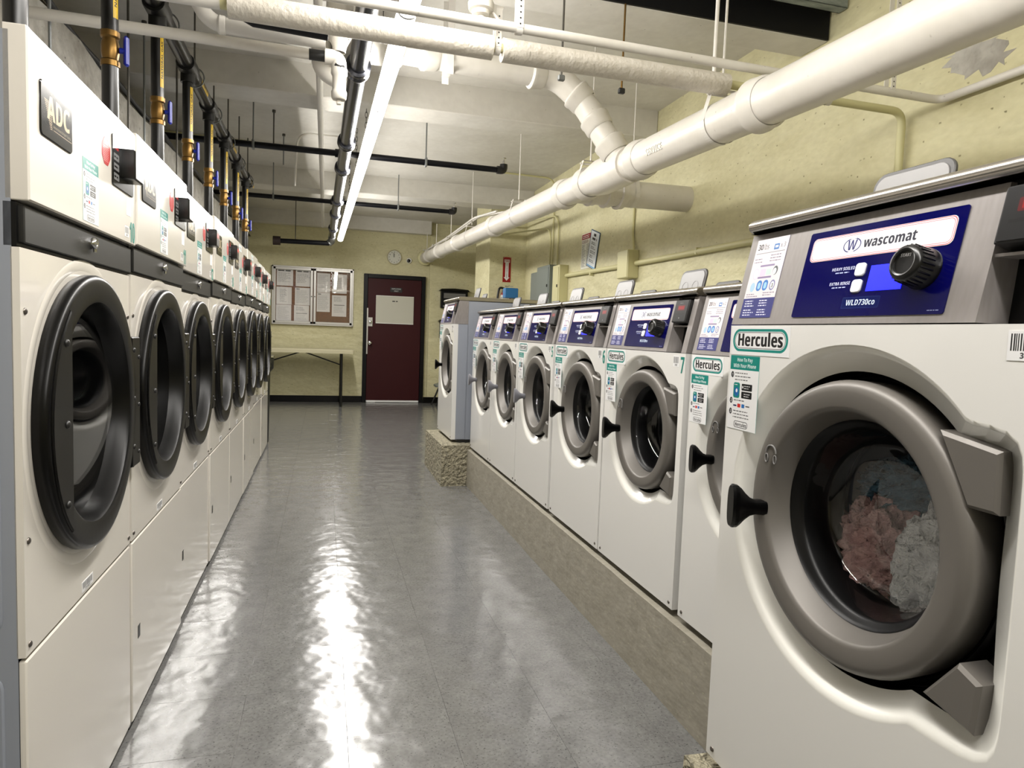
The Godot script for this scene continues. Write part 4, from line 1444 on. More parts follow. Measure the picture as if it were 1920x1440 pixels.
# ---------------------------------------------------------------- drain pipes
func hub(parent: Node, called: String, p: Vector3, d: Vector3, r: float, long := 0.07, m: Material = null) -> void:
	var prof := [Vector2(r, 0.0), Vector2(r * 1.12, 0.004), Vector2(r * 1.2, 0.010), Vector2(r * 1.2, long * 0.30), Vector2(r * 1.14, long * 0.38), Vector2(r * 1.14, long * 0.85), Vector2(r * 1.02, long)]
	obj(called, geo().lathe(prof, along(p, d), 36), m if m else mats.pipe_white, parent)

func clevis(parent: Node, p: Vector3, r: float, axis: Vector3, top_y: float, m: Material) -> void:
	# strap around the pipe with ears, bolt and a rod up to the ceiling
	var side := axis.cross(Vector3.UP).normalized()
	var strap := geo()
	var k := 24
	var lift := r * 1.55
	for i in k:
		var a := PI + PI * i / k
		var b := PI + PI * (i + 1) / k
		var pa := (side * cos(a) + Vector3.UP * sin(a)) * (r + 0.003)
		var pb := (side * cos(b) + Vector3.UP * sin(b)) * (r + 0.003)
		var half := axis * 0.016
		strap.quad(p + pa - half, p + pa + half, p + pb + half, p + pb - half, pa)
	for sg in [-1.0, 1.0]:
		strap.quad(p + side * sg * (r + 0.003) - axis * 0.016, p + side * sg * (r + 0.003) + axis * 0.016, p + side * sg * r * 0.6 + Vector3.UP * lift + axis * 0.016, p + side * sg * r * 0.6 + Vector3.UP * lift - axis * 0.016, side * sg)
	strap.quad(p + side * r * 0.6 + Vector3.UP * lift - axis * 0.016, p + side * r * 0.6 + Vector3.UP * lift + axis * 0.016, p - side * r * 0.6 + Vector3.UP * lift + axis * 0.016, p - side * r * 0.6 + Vector3.UP * lift - axis * 0.016, Vector3.UP)
	strap.rod(p + Vector3.UP * (lift - 0.02) - side * (r * 0.8), p + Vector3.UP * (lift - 0.02) + side * (r * 0.8), 0.006, 8)
	obj("hanger_strap", strap, m, parent)
	obj("hanger_rod", geo().rod(p + Vector3.UP * (lift - 0.005), Vector3(p.x, top_y, p.z), 0.0055, 8), m, parent)

func build_drain_pipes() -> void:
	# the main drain: six inch cast pipe falling towards the near end, on the washers' side
	var a := Vector3(1.57, 2.372, BACK + 0.02)
	var b := Vector3(1.55, 2.040, -1.55)
	var e := b + (b - a) / (b.z - a.z) * 2.4
	var d := (b - a).normalized()
	var on := func(z: float) -> Vector3: return a + (b - a) * ((z - a.z) / (b.z - a.z))
	var t := thing("drain_pipe", "thick white cast drain pipe with branches running above the washers", "pipe", Vector3.ZERO)
	obj("pipe", geo().tube(PackedVector3Array([a, b, e]), 0.084, 36), mats.pipe_white, t)
	for z in [-10.62, -9.62, -8.25, -6.38, -4.42, -4.02, -3.28, -2.28, -1.02]:
		hub(t, "hub", on.call(z), d, 0.084, 0.085)
	for z in [-10.9, -9.95, -8.75, -7.45, -5.55, -3.95, -2.52]:
		clevis(t, on.call(z), 0.084, d, CEILING if z > -8.1 and z < -5.3 or z > -4.8 else 2.75, mats.pipe_paint)
	obj("wall_collar", geo().lathe([Vector2(0.084, 0.0), Vector2(0.12, 0.0), Vector2(0.115, 0.02), Vector2(0.084, 0.03)], along(on.call(BACK + 0.08), d), 28), mats.conduit_paint, t)
	# wye body where the branch comes in
	obj("wye_body", geo().tube(PackedVector3Array([on.call(-3.86), on.call(-3.74), on.call(-3.36)]), [0.09, 0.103, 0.095] as Array, 36), mats.pipe_white, t)
	# a small raised casting mark
	var mark := obj("casting_mark", words("SERVICE", 0.03, 0.006), mats.pipe_white, t)
	var mp: Vector3 = on.call(-2.95)
	var side := Vector3(-1, 0.0, 0).rotated(Vector3(0, 0, 1), 0.25)
	mark.transform = Transform3D(Basis(d, d.cross(side) * -1.0, side).orthonormalized(), mp + side * 0.083)
	# branch: five inch pipe along the aisle ceiling, then two eighth bends down into the wye
	var p0 := Vector3(0.10, 2.60, -3.56)
	var p1 := Vector3(1.215, 2.60, -3.64)
	var join: Vector3 = on.call(-3.46) + Vector3(-0.02, 0.03, 0)
	var p2 := Vector3(1.36, 2.47, -3.60)
	var br := obj("branch_pipe", geo().tube(bend([p0, p1, p2, join], 0.07, 5), 0.070, 30), mats.pipe_white, t)
	tag(br, "branch with collared bends")
	hub(br, "hub", Vector3(0.455, 2.60, -3.585), Vector3(1, 0, -0.07), 0.070, 0.095)
	hub(br, "hub", Vector3(1.05, 2.60, -3.628), Vector3(1, 0, -0.07), 0.070, 0.085)
	var dv := (join - p2).normalized()
	hub(br, "hub", p1.lerp(p2, 0.62), (p2 - p1).normalized(), 0.070, 0.085)
	hub(br, "hub", p2.lerp(join, 0.26), dv, 0.070, 0.085)
	hub(br, "hub", p2.lerp(join, 0.66), dv, 0.072, 0.090)
	obj("strap", geo().box(Vector3(0.60, 2.70, -3.520), Vector3(0.035, 0.42, 0.004)).box(Vector3(0.60, 2.525, -3.59), Vector3(0.035, 0.004, 0.14)).box(Vector3(0.60, 2.70, -3.668), Vector3(0.035, 0.42, 0.004)), mats.pipe_paint, br)
	# tee and trap at the far end of the branch, behind the lamp
	obj("tee", geo().tube(PackedVector3Array([Vector3(0.02, 2.60, -3.55), Vector3(0.10, 2.60, -3.555), Vector3(0.28, 2.60, -3.57), Vector3(0.36, 2.60, -3.575)]), [0.085, 0.095, 0.095, 0.085] as Array, 28), mats.pipe_white, br)
	obj("riser", geo().rod(Vector3(0.17, 2.62, -3.56), Vector3(0.17, CEILING - 0.002, -3.56), 0.07, 24), mats.pipe_white, br)
	obj("return_bend", geo().tube(bend([Vector3(0.05, 2.60, -3.55), Vector3(-0.03, 2.60, -3.55), Vector3(-0.03, 2.44, -3.55), Vector3(0.06, 2.40, -3.55)], 0.08, 6), 0.048, 20), mats.pipe_white, br)
	# stub from the main into the right wall
	var sy := 2.185
	var st := obj("wall_stub", geo().tube(PackedVector3Array([Vector3(1.60, sy - 0.03, -4.30), Vector3(WALL_RIGHT - 0.001, sy, -4.40)]), 0.088, 32), mats.pipe_white, t)
	for x in [1.68, 1.80, 1.90]:
		hub(st, "hub", Vector3(x, sy - 0.022, -4.31 - (x - 1.6) * 0.11), Vector3(1, 0.03, -0.11), 0.088, 0.06)
	clevis(st, Vector3(2.02, sy - 0.015, -4.345), 0.088, Vector3(1, 0, -0.1).normalized(), CEILING, mats.pipe_paint)
	# two thin painted lines strapped along the top of the main drain at the far end
	for k in 2:
		var line := thing("conduit", ["thin cream conduit lying along the top of the main drain", "second thin cream conduit curling beside the main drain hangers"][k], "conduit", Vector3.ZERO)
		var off := Vector3(-0.03 + k * 0.06, 0.115 + k * 0.02, 0)
		obj("tubing", geo().tube(bend([on.call(-10.95) + off * 0.9, on.call(-9.0) + off, on.call(-7.2) + off + Vector3(0, 0.06, 0), on.call(-6.6) + off + Vector3(0.1 + k * 0.1, 0.06, 0)], 0.15, 5), 0.012, 10), mats.pipe_paint, line)

# ---------------------------------------------------------------- water pipes that cross under the ceiling
func perforated_strap(parent: Node, p: Vector3, top_y: float, r: float) -> void:
	var g := geo()
	g.box(Vector3(p.x, (p.y + top_y) * 0.5, p.z + r + 0.002), Vector3(0.022, top_y - p.y, 0.0025))
	g.box(Vector3(p.x, (p.y + top_y) * 0.5, p.z - r - 0.002), Vector3(0.022, top_y - p.y, 0.0025))
	for i in 12:
		var a := PI + PI * i / 12.0
		var b := PI + PI * (i + 1) / 12.0
		var q := r + 0.002
		g.quad(p + Vector3(-0.011, sin(a) * q, cos(a) * q), p + Vector3(0.011, sin(a) * q, cos(a) * q), p + Vector3(0.011, sin(b) * q, cos(b) * q), p + Vector3(-0.011, sin(b) * q, cos(b) * q), Vector3(0, sin(a), cos(a)))
	var s := obj("strap", g, mats.pipe_paint, parent)
	var y := p.y + 0.012
	while y < top_y - 0.01:
		obj("strap_hole", geo().lathe([Vector2(0.0032, 0.0), Vector2(0.0, 0.0)], Transform3D(Basis(Vector3(1, 0, 0), Vector3(0, 0, 1), Vector3(0, -1, 0)), Vector3(p.x, y, p.z + r + 0.0036)), 8, true), mats.dark_plastic, s)
		y += 0.019

func build_supply_pipes() -> void:
	# insulated pipe
	var t := thing("insulated_pipe", "white insulated water pipe crossing under the strip lights", "pipe", Vector3.ZERO)
	var y := 2.222
	var z := -2.505
	obj("insulation", geo().rod(Vector3(-0.32, y + 0.012, z), Vector3(0.580, y + 0.004, z), 0.042, 28), mats.insulation_white, t)
	obj("insulation", geo().rod(Vector3(0.618, y + 0.002, z), Vector3(1.56, y, z), 0.042, 28), mats.insulation_white, t)
	obj("insulation", geo().rod(Vector3(LEDGE_X + 0.012, y + 0.016, z), Vector3(-0.345, y + 0.013, z), 0.020, 20), mats.pipe_paint, t)
	obj("core_pipe", geo().tube(bend([Vector3(-0.35, y + 0.012, z), Vector3(WALL_RIGHT - 0.035, y, z), Vector3(WALL_RIGHT - 0.035, 1.30, z)], 0.06, 6), 0.017, 14), mats.conduit_paint, t)
	perforated_strap(t, Vector3(0.598, y + 0.003, z), 2.36, 0.020)
	perforated_strap(t, Vector3(2.05, y, z), 2.34, 0.018)
	# thinner pipe beside it
	var u := thing("water_pipe", "thin white water pipe beside the insulated pipe", "pipe", Vector3.ZERO)
	var y2 := 2.218
	var z2 := -2.318
	obj("pipe", geo().tube(bend([Vector3(-0.9, y2 + 0.02, z2), Vector3(1.7, y2, z2), Vector3(WALL_RIGHT - 0.03, y2 - 0.004, z2), Vector3(WALL_RIGHT - 0.03, y2 + 0.01, 1.5)], 0.05, 6), 0.0165, 16), mats.pipe_white, u)
	perforated_strap(u, Vector3(0.628, y2 + 0.004, z2), CEILING, 0.0165)
	perforated_strap(u, Vector3(2.19, y2, z2), CEILING, 0.0165)
	# thin black pipe pieces and rods seen between the pipes
	var rod := thing("hanger_rod", "white painted hanger rod over the end of the insulated pipe", "rod", Vector3(1.50, 2.18, z))
	obj("rod", geo().rod(Vector3.ZERO, Vector3(0, CEILING - 2.18, 0), 0.008, 10), mats.pipe_paint, rod)
	# pipe across the dryers' side, ending in an elbow with flaked paint, a reducing fitting above and a capped drop
	var v := thing("condensate_pipe", "white painted pipe with flaked black elbow over the dryers", "pipe", Vector3.ZERO)
	var y3 := 2.305
	var z3 := -3.02
	obj("pipe", geo().rod(Vector3(LEDGE_X + 0.012, y3 + 0.01, z3), Vector3(-0.075, y3, z3), 0.0215, 20), mats.pipe_white, v)
	obj("bare_end", geo().rod(Vector3(-0.075, y3, z3), Vector3(-0.005, y3, z3), 0.0222, 20), mats.dark_plastic, v)
	obj("elbow", geo().tube(bend([Vector3(-0.012, y3, z3), Vector3(0.045, y3, z3), Vector3(0.045, y3 - 0.06, z3)], 0.05, 6), 0.031, 20), mats.pipe_white, v)
	obj("paint_flake", geo().tube(PackedVector3Array([Vector3(0.03, y3 - 0.035, z3 + 0.022), Vector3(0.05, y3 - 0.045, z3 + 0.026), Vector3(0.065, y3 - 0.04, z3 + 0.02)]), 0.008, 8), mats.dark_plastic, v)
	obj("drop", geo().lathe([Vector2(0.033, 0.0), Vector2(0.034, -0.02), Vector2(0.028, -0.03), Vector2(0.027, -0.085), Vector2(0.032, -0.092), Vector2(0.031, -0.118), Vector2(0.026, -0.124), Vector2(0.0, -0.124)], at(0.047, y3 - 0.045, z3), 20, true), mats.pipe_white, v)
	obj("plug", geo().box(Vector3(0.047, y3 - 0.178, z3), Vector3(0.018, 0.022, 0.018), 0.003), mats.pipe_white, v)
	var fy := y3 + 0.022
	obj("reducer", geo().lathe([Vector2(0.026, 0.0), Vector2(0.028, 0.016), Vector2(0.030, 0.026), Vector2(0.042, 0.05), Vector2(0.050, 0.068), Vector2(0.055, 0.09), Vector2(0.060, 0.092), Vector2(0.061, 0.108), Vector2(0.057, 0.113), Vector2(0.055, 0.20), Vector2(0.055, CEILING - fy)], at(0.045, fy, z3), 28), mats.pipe_white, v)
	for i in 4:
		var a := TAU * i / 4 + 0.5
		obj("rib", geo().tube(PackedVector3Array([Vector3(0.045 + cos(a) * 0.044, fy + 0.05, z3 + sin(a) * 0.044), Vector3(0.045 + cos(a) * 0.057, fy + 0.095, z3 + sin(a) * 0.057)]), 0.005, 8), mats.pipe_white, v)
	# pale pipe with a bend, and the dark pipe behind it
	var w := thing("waste_pipe", "pale waste pipe with a hooded bend near the gas main", "pipe", Vector3.ZERO)
	obj("pipe", geo().tube(bend([Vector3(-0.79, CEILING, -2.95), Vector3(-0.444, 2.342, -2.95), Vector3(-0.01, 2.338, -2.95)], 0.06, 6), 0.030, 22), mats.pipe_paint, w)
	hub(w, "hub", Vector3(-0.415, 2.342, -2.95), Vector3(1, -0.01, 0), 0.030, 0.03, mats.pipe_paint)
	var bk := thing("black_pipe", "thick black pipe half hidden behind the insulated pipe", "pipe", Vector3.ZERO)
	obj("pipe", geo().tube(PackedVector3Array([Vector3(-0.36, 2.345, -2.80), Vector3(-0.27, 2.330, -2.80), Vector3(0.0, 2.322, -2.80)]), [0.012, 0.036, 0.038] as Array, 24), mats.dark_steel, bk)
	# pale conduit running away from the camera under the beams, and a curved companion
	var cd := thing("conduit", "white painted conduit running along the ceiling towards the back wall", "conduit", Vector3.ZERO)
	obj("tubing", geo().tube(bend([Vector3(-0.05, 2.71, -3.3), Vector3(-0.035, 2.71, -9.3), Vector3(-0.035, 2.60, -10.0)], 0.3, 6), 0.021, 16), mats.pipe_paint, cd)
	obj("tubing", geo().tube(PackedVector3Array([Vector3(0.03, 2.93, -3.4), Vector3(0.03, 2.93, -4.9)]), 0.016, 12), mats.pipe_paint, cd)
	var c2 := thing("conduit", "thin white conduit crossing the ceiling above the sprinkler line", "conduit", Vector3.ZERO)
	obj("tubing", geo().tube(bend([Vector3(WALL_LEFT, 2.93, -7.0), Vector3(1.5, 2.93, -7.25), Vector3(WALL_RIGHT - 0.02, 2.93, -7.3), Vector3(WALL_RIGHT - 0.02, 1.95, -7.3)], 0.12, 6), 0.010, 10), mats.conduit_paint, c2)
	var c3 := thing("conduit", "short hooked white conduit hanging under the ceiling", "conduit", Vector3.ZERO)
	obj("tubing", geo().tube(bend([Vector3(0.15, 2.91, -6.5), Vector3(-0.25, 2.91, -6.5), Vector3(-0.27, 2.45, -6.55)], 0.12, 8), 0.010, 10), mats.pipe_paint, c3)
	# dark steel plate on the near beam, and the weathered strut in front of it
	var pl := thing("steel_plate", "long dark steel plate on the side of the near ceiling beam", "plate", Vector3.ZERO)
	obj("plate", geo().box(Vector3(1.72, 2.845, -3.048), Vector3(1.50, 0.20, 0.012)), mats.dark_steel, pl)
	var stt := thing("strut_channel", "weathered grey green strut channel under the ceiling", "channel", Vector3.ZERO)
	var sg := geo().box(Vector3(1.75, 2.852, -2.95), Vector3(1.44, 0.004, 0.06), 0.0).box(Vector3(1.75, 2.872, -2.922), Vector3(1.44, 0.044, 0.004)).box(Vector3(1.75, 2.872, -2.978), Vector3(1.44, 0.044, 0.004))
	obj("channel", sg, mats.strut_paint, stt)
	# cast fitting, plate bracket and two small clamps near the top edge of the view
	var cf := thing("pipe_cleanout", "white painted cleanout plug hanging over the strip lights", "fitting", Vector3(0.52, 2.30, -2.44))
	obj("body", geo().lathe([Vector2(0.0, -0.02), Vector2(0.012, -0.02), Vector2(0.014, 0.0), Vector2(0.030, 0.005), Vector2(0.033, 0.018), Vector2(0.044, 0.022), Vector2(0.046, 0.045), Vector2(0.040, 0.05), Vector2(0.040, CEILING - 2.30)], Transform3D.IDENTITY, 24), mats.pipe_white, cf)
	var bp := thing("plate_bracket", "bent white plate bracket strapped above the insulated pipe", "bracket", Vector3(0.60, 2.27, -2.46))
	obj("plate", geo().ext(PackedVector2Array([Vector2(-0.09, 0.0), Vector2(-0.02, 0.0), Vector2(0.05, 0.14), Vector2(-0.03, 0.14)]), -0.004, 0.0, Transform3D(Basis.from_euler(Vector3(-0.5, 0.3, 0)), Vector3.ZERO)), mats.pipe_paint, bp)
	obj("strap", geo().tube(PackedVector3Array([Vector3(-0.05, 0.14, 0.01), Vector3(-0.035, 0.05, 0.02), Vector3(0.01, 0.0, 0.02)]), 0.006, 6), mats.pipe_paint, bp)
	for k in 2:
		var cl := thing("beam_clamp", ["small steel clamp on a rod above the drain elbow", "small black clamp with brass bolts above the drain bend"][k], "clamp", [Vector3(1.02, 2.36, -3.0), Vector3(1.34, 2.36, -3.05)][k])
		obj("rod", geo().rod(Vector3.ZERO, Vector3(0, CEILING - 2.36 - (0.2 if k else 0.2), 0), 0.005, 8), mats.brass if k else mats.rod_steel, cl)
		obj("jaw", geo().box(Vector3(0, -0.012, 0), Vector3(0.032, 0.026, 0.02), 0.004), mats.dark_plastic if k else mats.galvanised, cl)

# ---------------------------------------------------------------- gas line behind the dryers
func build_gas_pipes() -> void:
	var x := -0.72
	var ym := 2.545
	var t := thing("gas_main", "thick black gas main hung over the dryers with tees", "pipe", Vector3.ZERO)
	var z_end := -7.10
	obj("pipe", geo().rod(Vector3(x, ym + 0.01, -1.2), Vector3(x, ym, z_end), 0.037, 24), mats.gas_pipe, t)
	obj("end_cap", geo().lathe([Vector2(0.046, -0.02), Vector2(0.048, 0.03), Vector2(0.03, 0.05), Vector2(0.0, 0.055)], along(Vector3(x, ym, z_end), Vector3(0, 0, -1)), 20), mats.gas_fitting, t)
	var zs := []
	for k in 8: zs.append(DRYER_Z - 0.61 - k * DRYER_PITCH * 0.985 + (0.06 if k == 0 else 0.0))
	for k in 8:
		var z: float = zs[k]
		obj("tee", geo().tube(PackedVector3Array([Vector3(x, ym, z + 0.075), Vector3(x, ym, z + 0.06), Vector3(x, ym, z - 0.06), Vector3(x, ym, z - 0.075)]), [0.045, 0.049, 0.049, 0.045] as Array, 20).rod(Vector3(x, ym, z), Vector3(x, ym - 0.085, z), 0.036, 18), mats.gas_fitting, t)
		if k % 2 == 1 or k == 0:
			var lab := geo()
			for i in 5:
				var a := -0.5 + i * 0.2
				var b := a + 0.2
				var pa := Vector3(cos(a), sin(a), 0) * 0.0376
				var pb := Vector3(cos(b), sin(b), 0) * 0.0376
				var o := Vector3(x, ym, z - 0.32)
				var nn := (pa + pb).normalized()
				lab.add(o + pa + Vector3(0, 0, 0.11), o + pb + Vector3(0, 0, 0.11), o + pb - Vector3(0, 0, 0.11), nn, nn, nn, Vector2(i / 5.0, 1), Vector2((i + 1) / 5.0, 1), Vector2((i + 1) / 5.0, 0))
				lab.add(o + pa + Vector3(0, 0, 0.11), o + pb - Vector3(0, 0, 0.11), o + pa - Vector3(0, 0, 0.11), nn, nn, nn, Vector2(i / 5.0, 1), Vector2((i + 1) / 5.0, 0), Vector2(i / 5.0, 0))
			obj("pipe_marking", lab, mats.gas_marking, t)
		# ring hanger and rod
		var hz := z - 0.20
		var ring := PackedVector3Array()
		for i in 21:
			var a := TAU * i / 20
			ring.append(Vector3(x + cos(a) * 0.05, ym + 0.012 + sin(a) * 0.055, hz))
		obj("hanger_ring", geo().tube(ring, 0.004, 6, false), mats.galvanised, t)
		obj("hanger_rod", geo().rod(Vector3(x, ym + 0.065, hz), Vector3(x, CEILING, hz), 0.005, 8), mats.rod_steel, t)
	# drops with ball valves
	for k in 8:
		var z: float = zs[k]
		var lab: String = "black gas drop with a brass valve, %s along from the grey sided end dryer" % ["first", "second", "third", "fourth", "fifth", "sixth", "seventh", "eighth"][k]
		var d := thing("gas_drop", lab, "pipe", Vector3(x, 1.675, z), 0.0, "gas drops behind the dryers")
		var vy := 0.43
		obj("upper_pipe", geo().rod(Vector3(0, vy + 0.04, 0), Vector3(0, ym - 1.675 - 0.08, 0), 0.0265, 18), mats.gas_pipe, d)
		obj("lower_pipe", geo().rod(Vector3(0, 0, 0), Vector3(0, vy - 0.04, 0), 0.0265, 18), mats.gas_pipe, d)
		var body := obj("valve_body", geo().lathe([Vector2(0.024, -0.060), Vector2(0.031, -0.058), Vector2(0.031, -0.040), Vector2(0.025, -0.034), Vector2(0.029, -0.014), Vector2(0.029, 0.014), Vector2(0.025, 0.034), Vector2(0.031, 0.040), Vector2(0.031, 0.058), Vector2(0.024, 0.060)], at(0, vy, 0), 8), mats.brass, d)
		obj("lever", geo().box(Vector3(0.050, vy, 0), Vector3(0.016, 0.10, 0.024), 0.006).rod(Vector3(0.03, vy, 0), Vector3(0.052, vy, 0), 0.010, 10), mats.valve_blue, body)
		var strip := geo()
		for i in 4:
			var a := -0.95 + i * 0.18
			var b := a + 0.18
			var pa := Vector3(cos(a), 0, -sin(a)) * 0.0270
			var pb := Vector3(cos(b), 0, -sin(b)) * 0.0270
			var nn := (pa + pb).normalized()
			var yb := vy + 0.10
			var yt := 0.76
			strip.add(pa + Vector3(0, yb, 0), pb + Vector3(0, yb, 0), pb + Vector3(0, yt, 0), nn, nn, nn, Vector2(i / 4.0, 1), Vector2((i + 1) / 4.0, 1), Vector2((i + 1) / 4.0, 0))
			strip.add(pa + Vector3(0, yb, 0), pb + Vector3(0, yt, 0), pa + Vector3(0, yt, 0), nn, nn, nn, Vector2(i / 4.0, 1), Vector2((i + 1) / 4.0, 0), Vector2(i / 4.0, 0))
		obj("pipe_marking", strip, mats.gas_marking, d)
	# thin rods hanging from the ceiling behind the dryers, each to its own clamp
	var spots := [[-1.02, -3.05], [-0.98, -3.55], [-0.95, -3.85], [-1.05, -4.6], [-0.93, -4.9], [-1.0, -5.7], [-0.90, -6.0], [-0.98, -6.6], [-0.42, -6.05], [-0.38, -6.75]]
	for k in spots.size():
		var s: Array = spots[k]
		var long := 1.0 if s[0] < -0.5 else 0.28
		var r := thing("hanger_rod", "thin steel rod hanging from the ceiling behind the dryers" if s[0] < -0.5 else "short thin steel rod hanging over the aisle beside the gas main", "rod", Vector3(s[0], CEILING - long, s[1]), 0.0, "thin rods behind the dryers" if s[0] < -0.5 else "short rods beside the gas main")
		obj("rod", geo().rod(Vector3.ZERO, Vector3(0, long, 0), 0.006, 8), mats.galvanised if k % 3 == 0 else mats.rod_steel, r)
		obj("anchor", geo().rod(Vector3(0, long - 0.02, 0), Vector3(0, long, 0), 0.014, 10), mats.rod_steel, r)
	# cables lying on the ledge
	for k in 3:
		var path := PackedVector3Array()
		for i in 60:
			var z := FRONT - 0.2 - i * 0.24
			path.append(Vector3(LEDGE_X + 0.004 - k * 0.022 + 0.012 * sin(i * 1.3 + k * 2.0), LEDGE_Y + 0.022 - 0.008 * (z + 4.0) + k * 0.012 + 0.008 * sin(i * 0.8 + k), z))
		tag(obj("cable", geo().tube(path, [0.014, 0.007, 0.006][k] as float, 8), mats.cable_black if k != 1 else mats.cable_tan), ["thick black cable along the top of the whitewashed ledge", "thin tan cable along the top of the whitewashed ledge", "thin black cable along the top of the whitewashed ledge"][k], "cable")

# ---------------------------------------------------------------- sprinkler pipes
func build_sprinklers() -> void:
	var t := thing("sprinkler_main", "shiny dark steel sprinkler main with black cross branches along the strip lights", "pipe", Vector3.ZERO)
	var a := Vector3(0.095, 2.47, -9.95)
	var b := Vector3(0.16, 2.47, -1.6)
	var d := (b - a).normalized()
	obj("pipe", geo().tube(PackedVector3Array([a, b, b + d * 3.0]), 0.046, 28), mats.sprinkler_main, t)
	for z in [-9.2, -8.05, -7.2, -5.75, -4.95, -3.55, -2.1]:
		var p: Vector3 = a + d * (z - a.z) / d.z
		obj("coupling", geo().lathe([Vector2(0.046, -0.05), Vector2(0.060, -0.045), Vector2(0.063, -0.02), Vector2(0.056, 0.0), Vector2(0.063, 0.02), Vector2(0.060, 0.045), Vector2(0.046, 0.05)], along(p, d), 28), mats.sprinkler_main, t)
	# elbow and short leg with a rusty cap in front of the back wall
	obj("elbow", geo().tube(bend([a, Vector3(0.093, 2.42, -10.15), Vector3(0.05, 2.385, -10.15)], 0.06, 6), 0.05, 24), mats.galvanised, t)
	obj("side_leg", geo().rod(Vector3(0.06, 2.385, -10.15), Vector3(-0.62, 2.375, -10.15), 0.034, 20), mats.sprinkler_black, t)
	obj("rusty_cap", geo().rod(Vector3(-0.60, 2.375, -10.15), Vector3(-0.70, 2.374, -10.15), 0.062, 20), mats.rust_brown, t)
	obj("hanger_rod", geo().rod(Vector3(-0.40, 2.40, -10.15), Vector3(-0.40, CEILING, -10.15), 0.006, 8), mats.rod_steel, t)
	var spec := [[-5.76, 2.585, -1.3, 1.44, "black sprinkler branch pipe crossing between the first two aisle beams"], [-7.95, 2.585, -1.3, 1.42, "black sprinkler branch pipe crossing just before the pillar beam"]]
	for s in spec:
		var z: float = s[0]
		var y: float = s[1]
		var br := obj("branch_pipe", geo().rod(Vector3(s[2], y, z), Vector3(s[3], y, z), 0.0245, 18), mats.sprinkler_black, t)
		tag(br, s[4])
		var mx: float = (a + d * (z - a.z) / d.z).x
		obj("riser", geo().rod(Vector3(mx, 2.50, z), Vector3(mx, y, z), 0.026, 16).rod(Vector3(mx - 0.06, y, z), Vector3(mx + 0.06, y, z), 0.033, 16), mats.sprinkler_black, br)
		obj("end_elbow", geo().tube(bend([Vector3(s[3] - 0.03, y, z), Vector3(s[3] + 0.03, y, z), Vector3(s[3] + 0.03, y + 0.05, z)], 0.03, 5), 0.034, 16), mats.gas_fitting, br)
		obj("sprinkler_head", geo().lathe([Vector2(0.012, 0.0), Vector2(0.012, 0.025), Vector2(0.005, 0.03), Vector2(0.005, 0.05), Vector2(0.02, 0.052), Vector2(0.02, 0.056), Vector2(0.0, 0.057)], at(s[3] + 0.03, y + 0.05, z), 14), mats.chrome, br)
		for hx in [-0.55, 0.80]:
			obj("hanger", geo().rod(Vector3(hx, y + 0.03, z), Vector3(hx, CEILING, z), 0.006, 8).box(Vector3(hx, y, z), Vector3(0.02, 0.07, 0.056), 0.004), mats.galvanised, br)

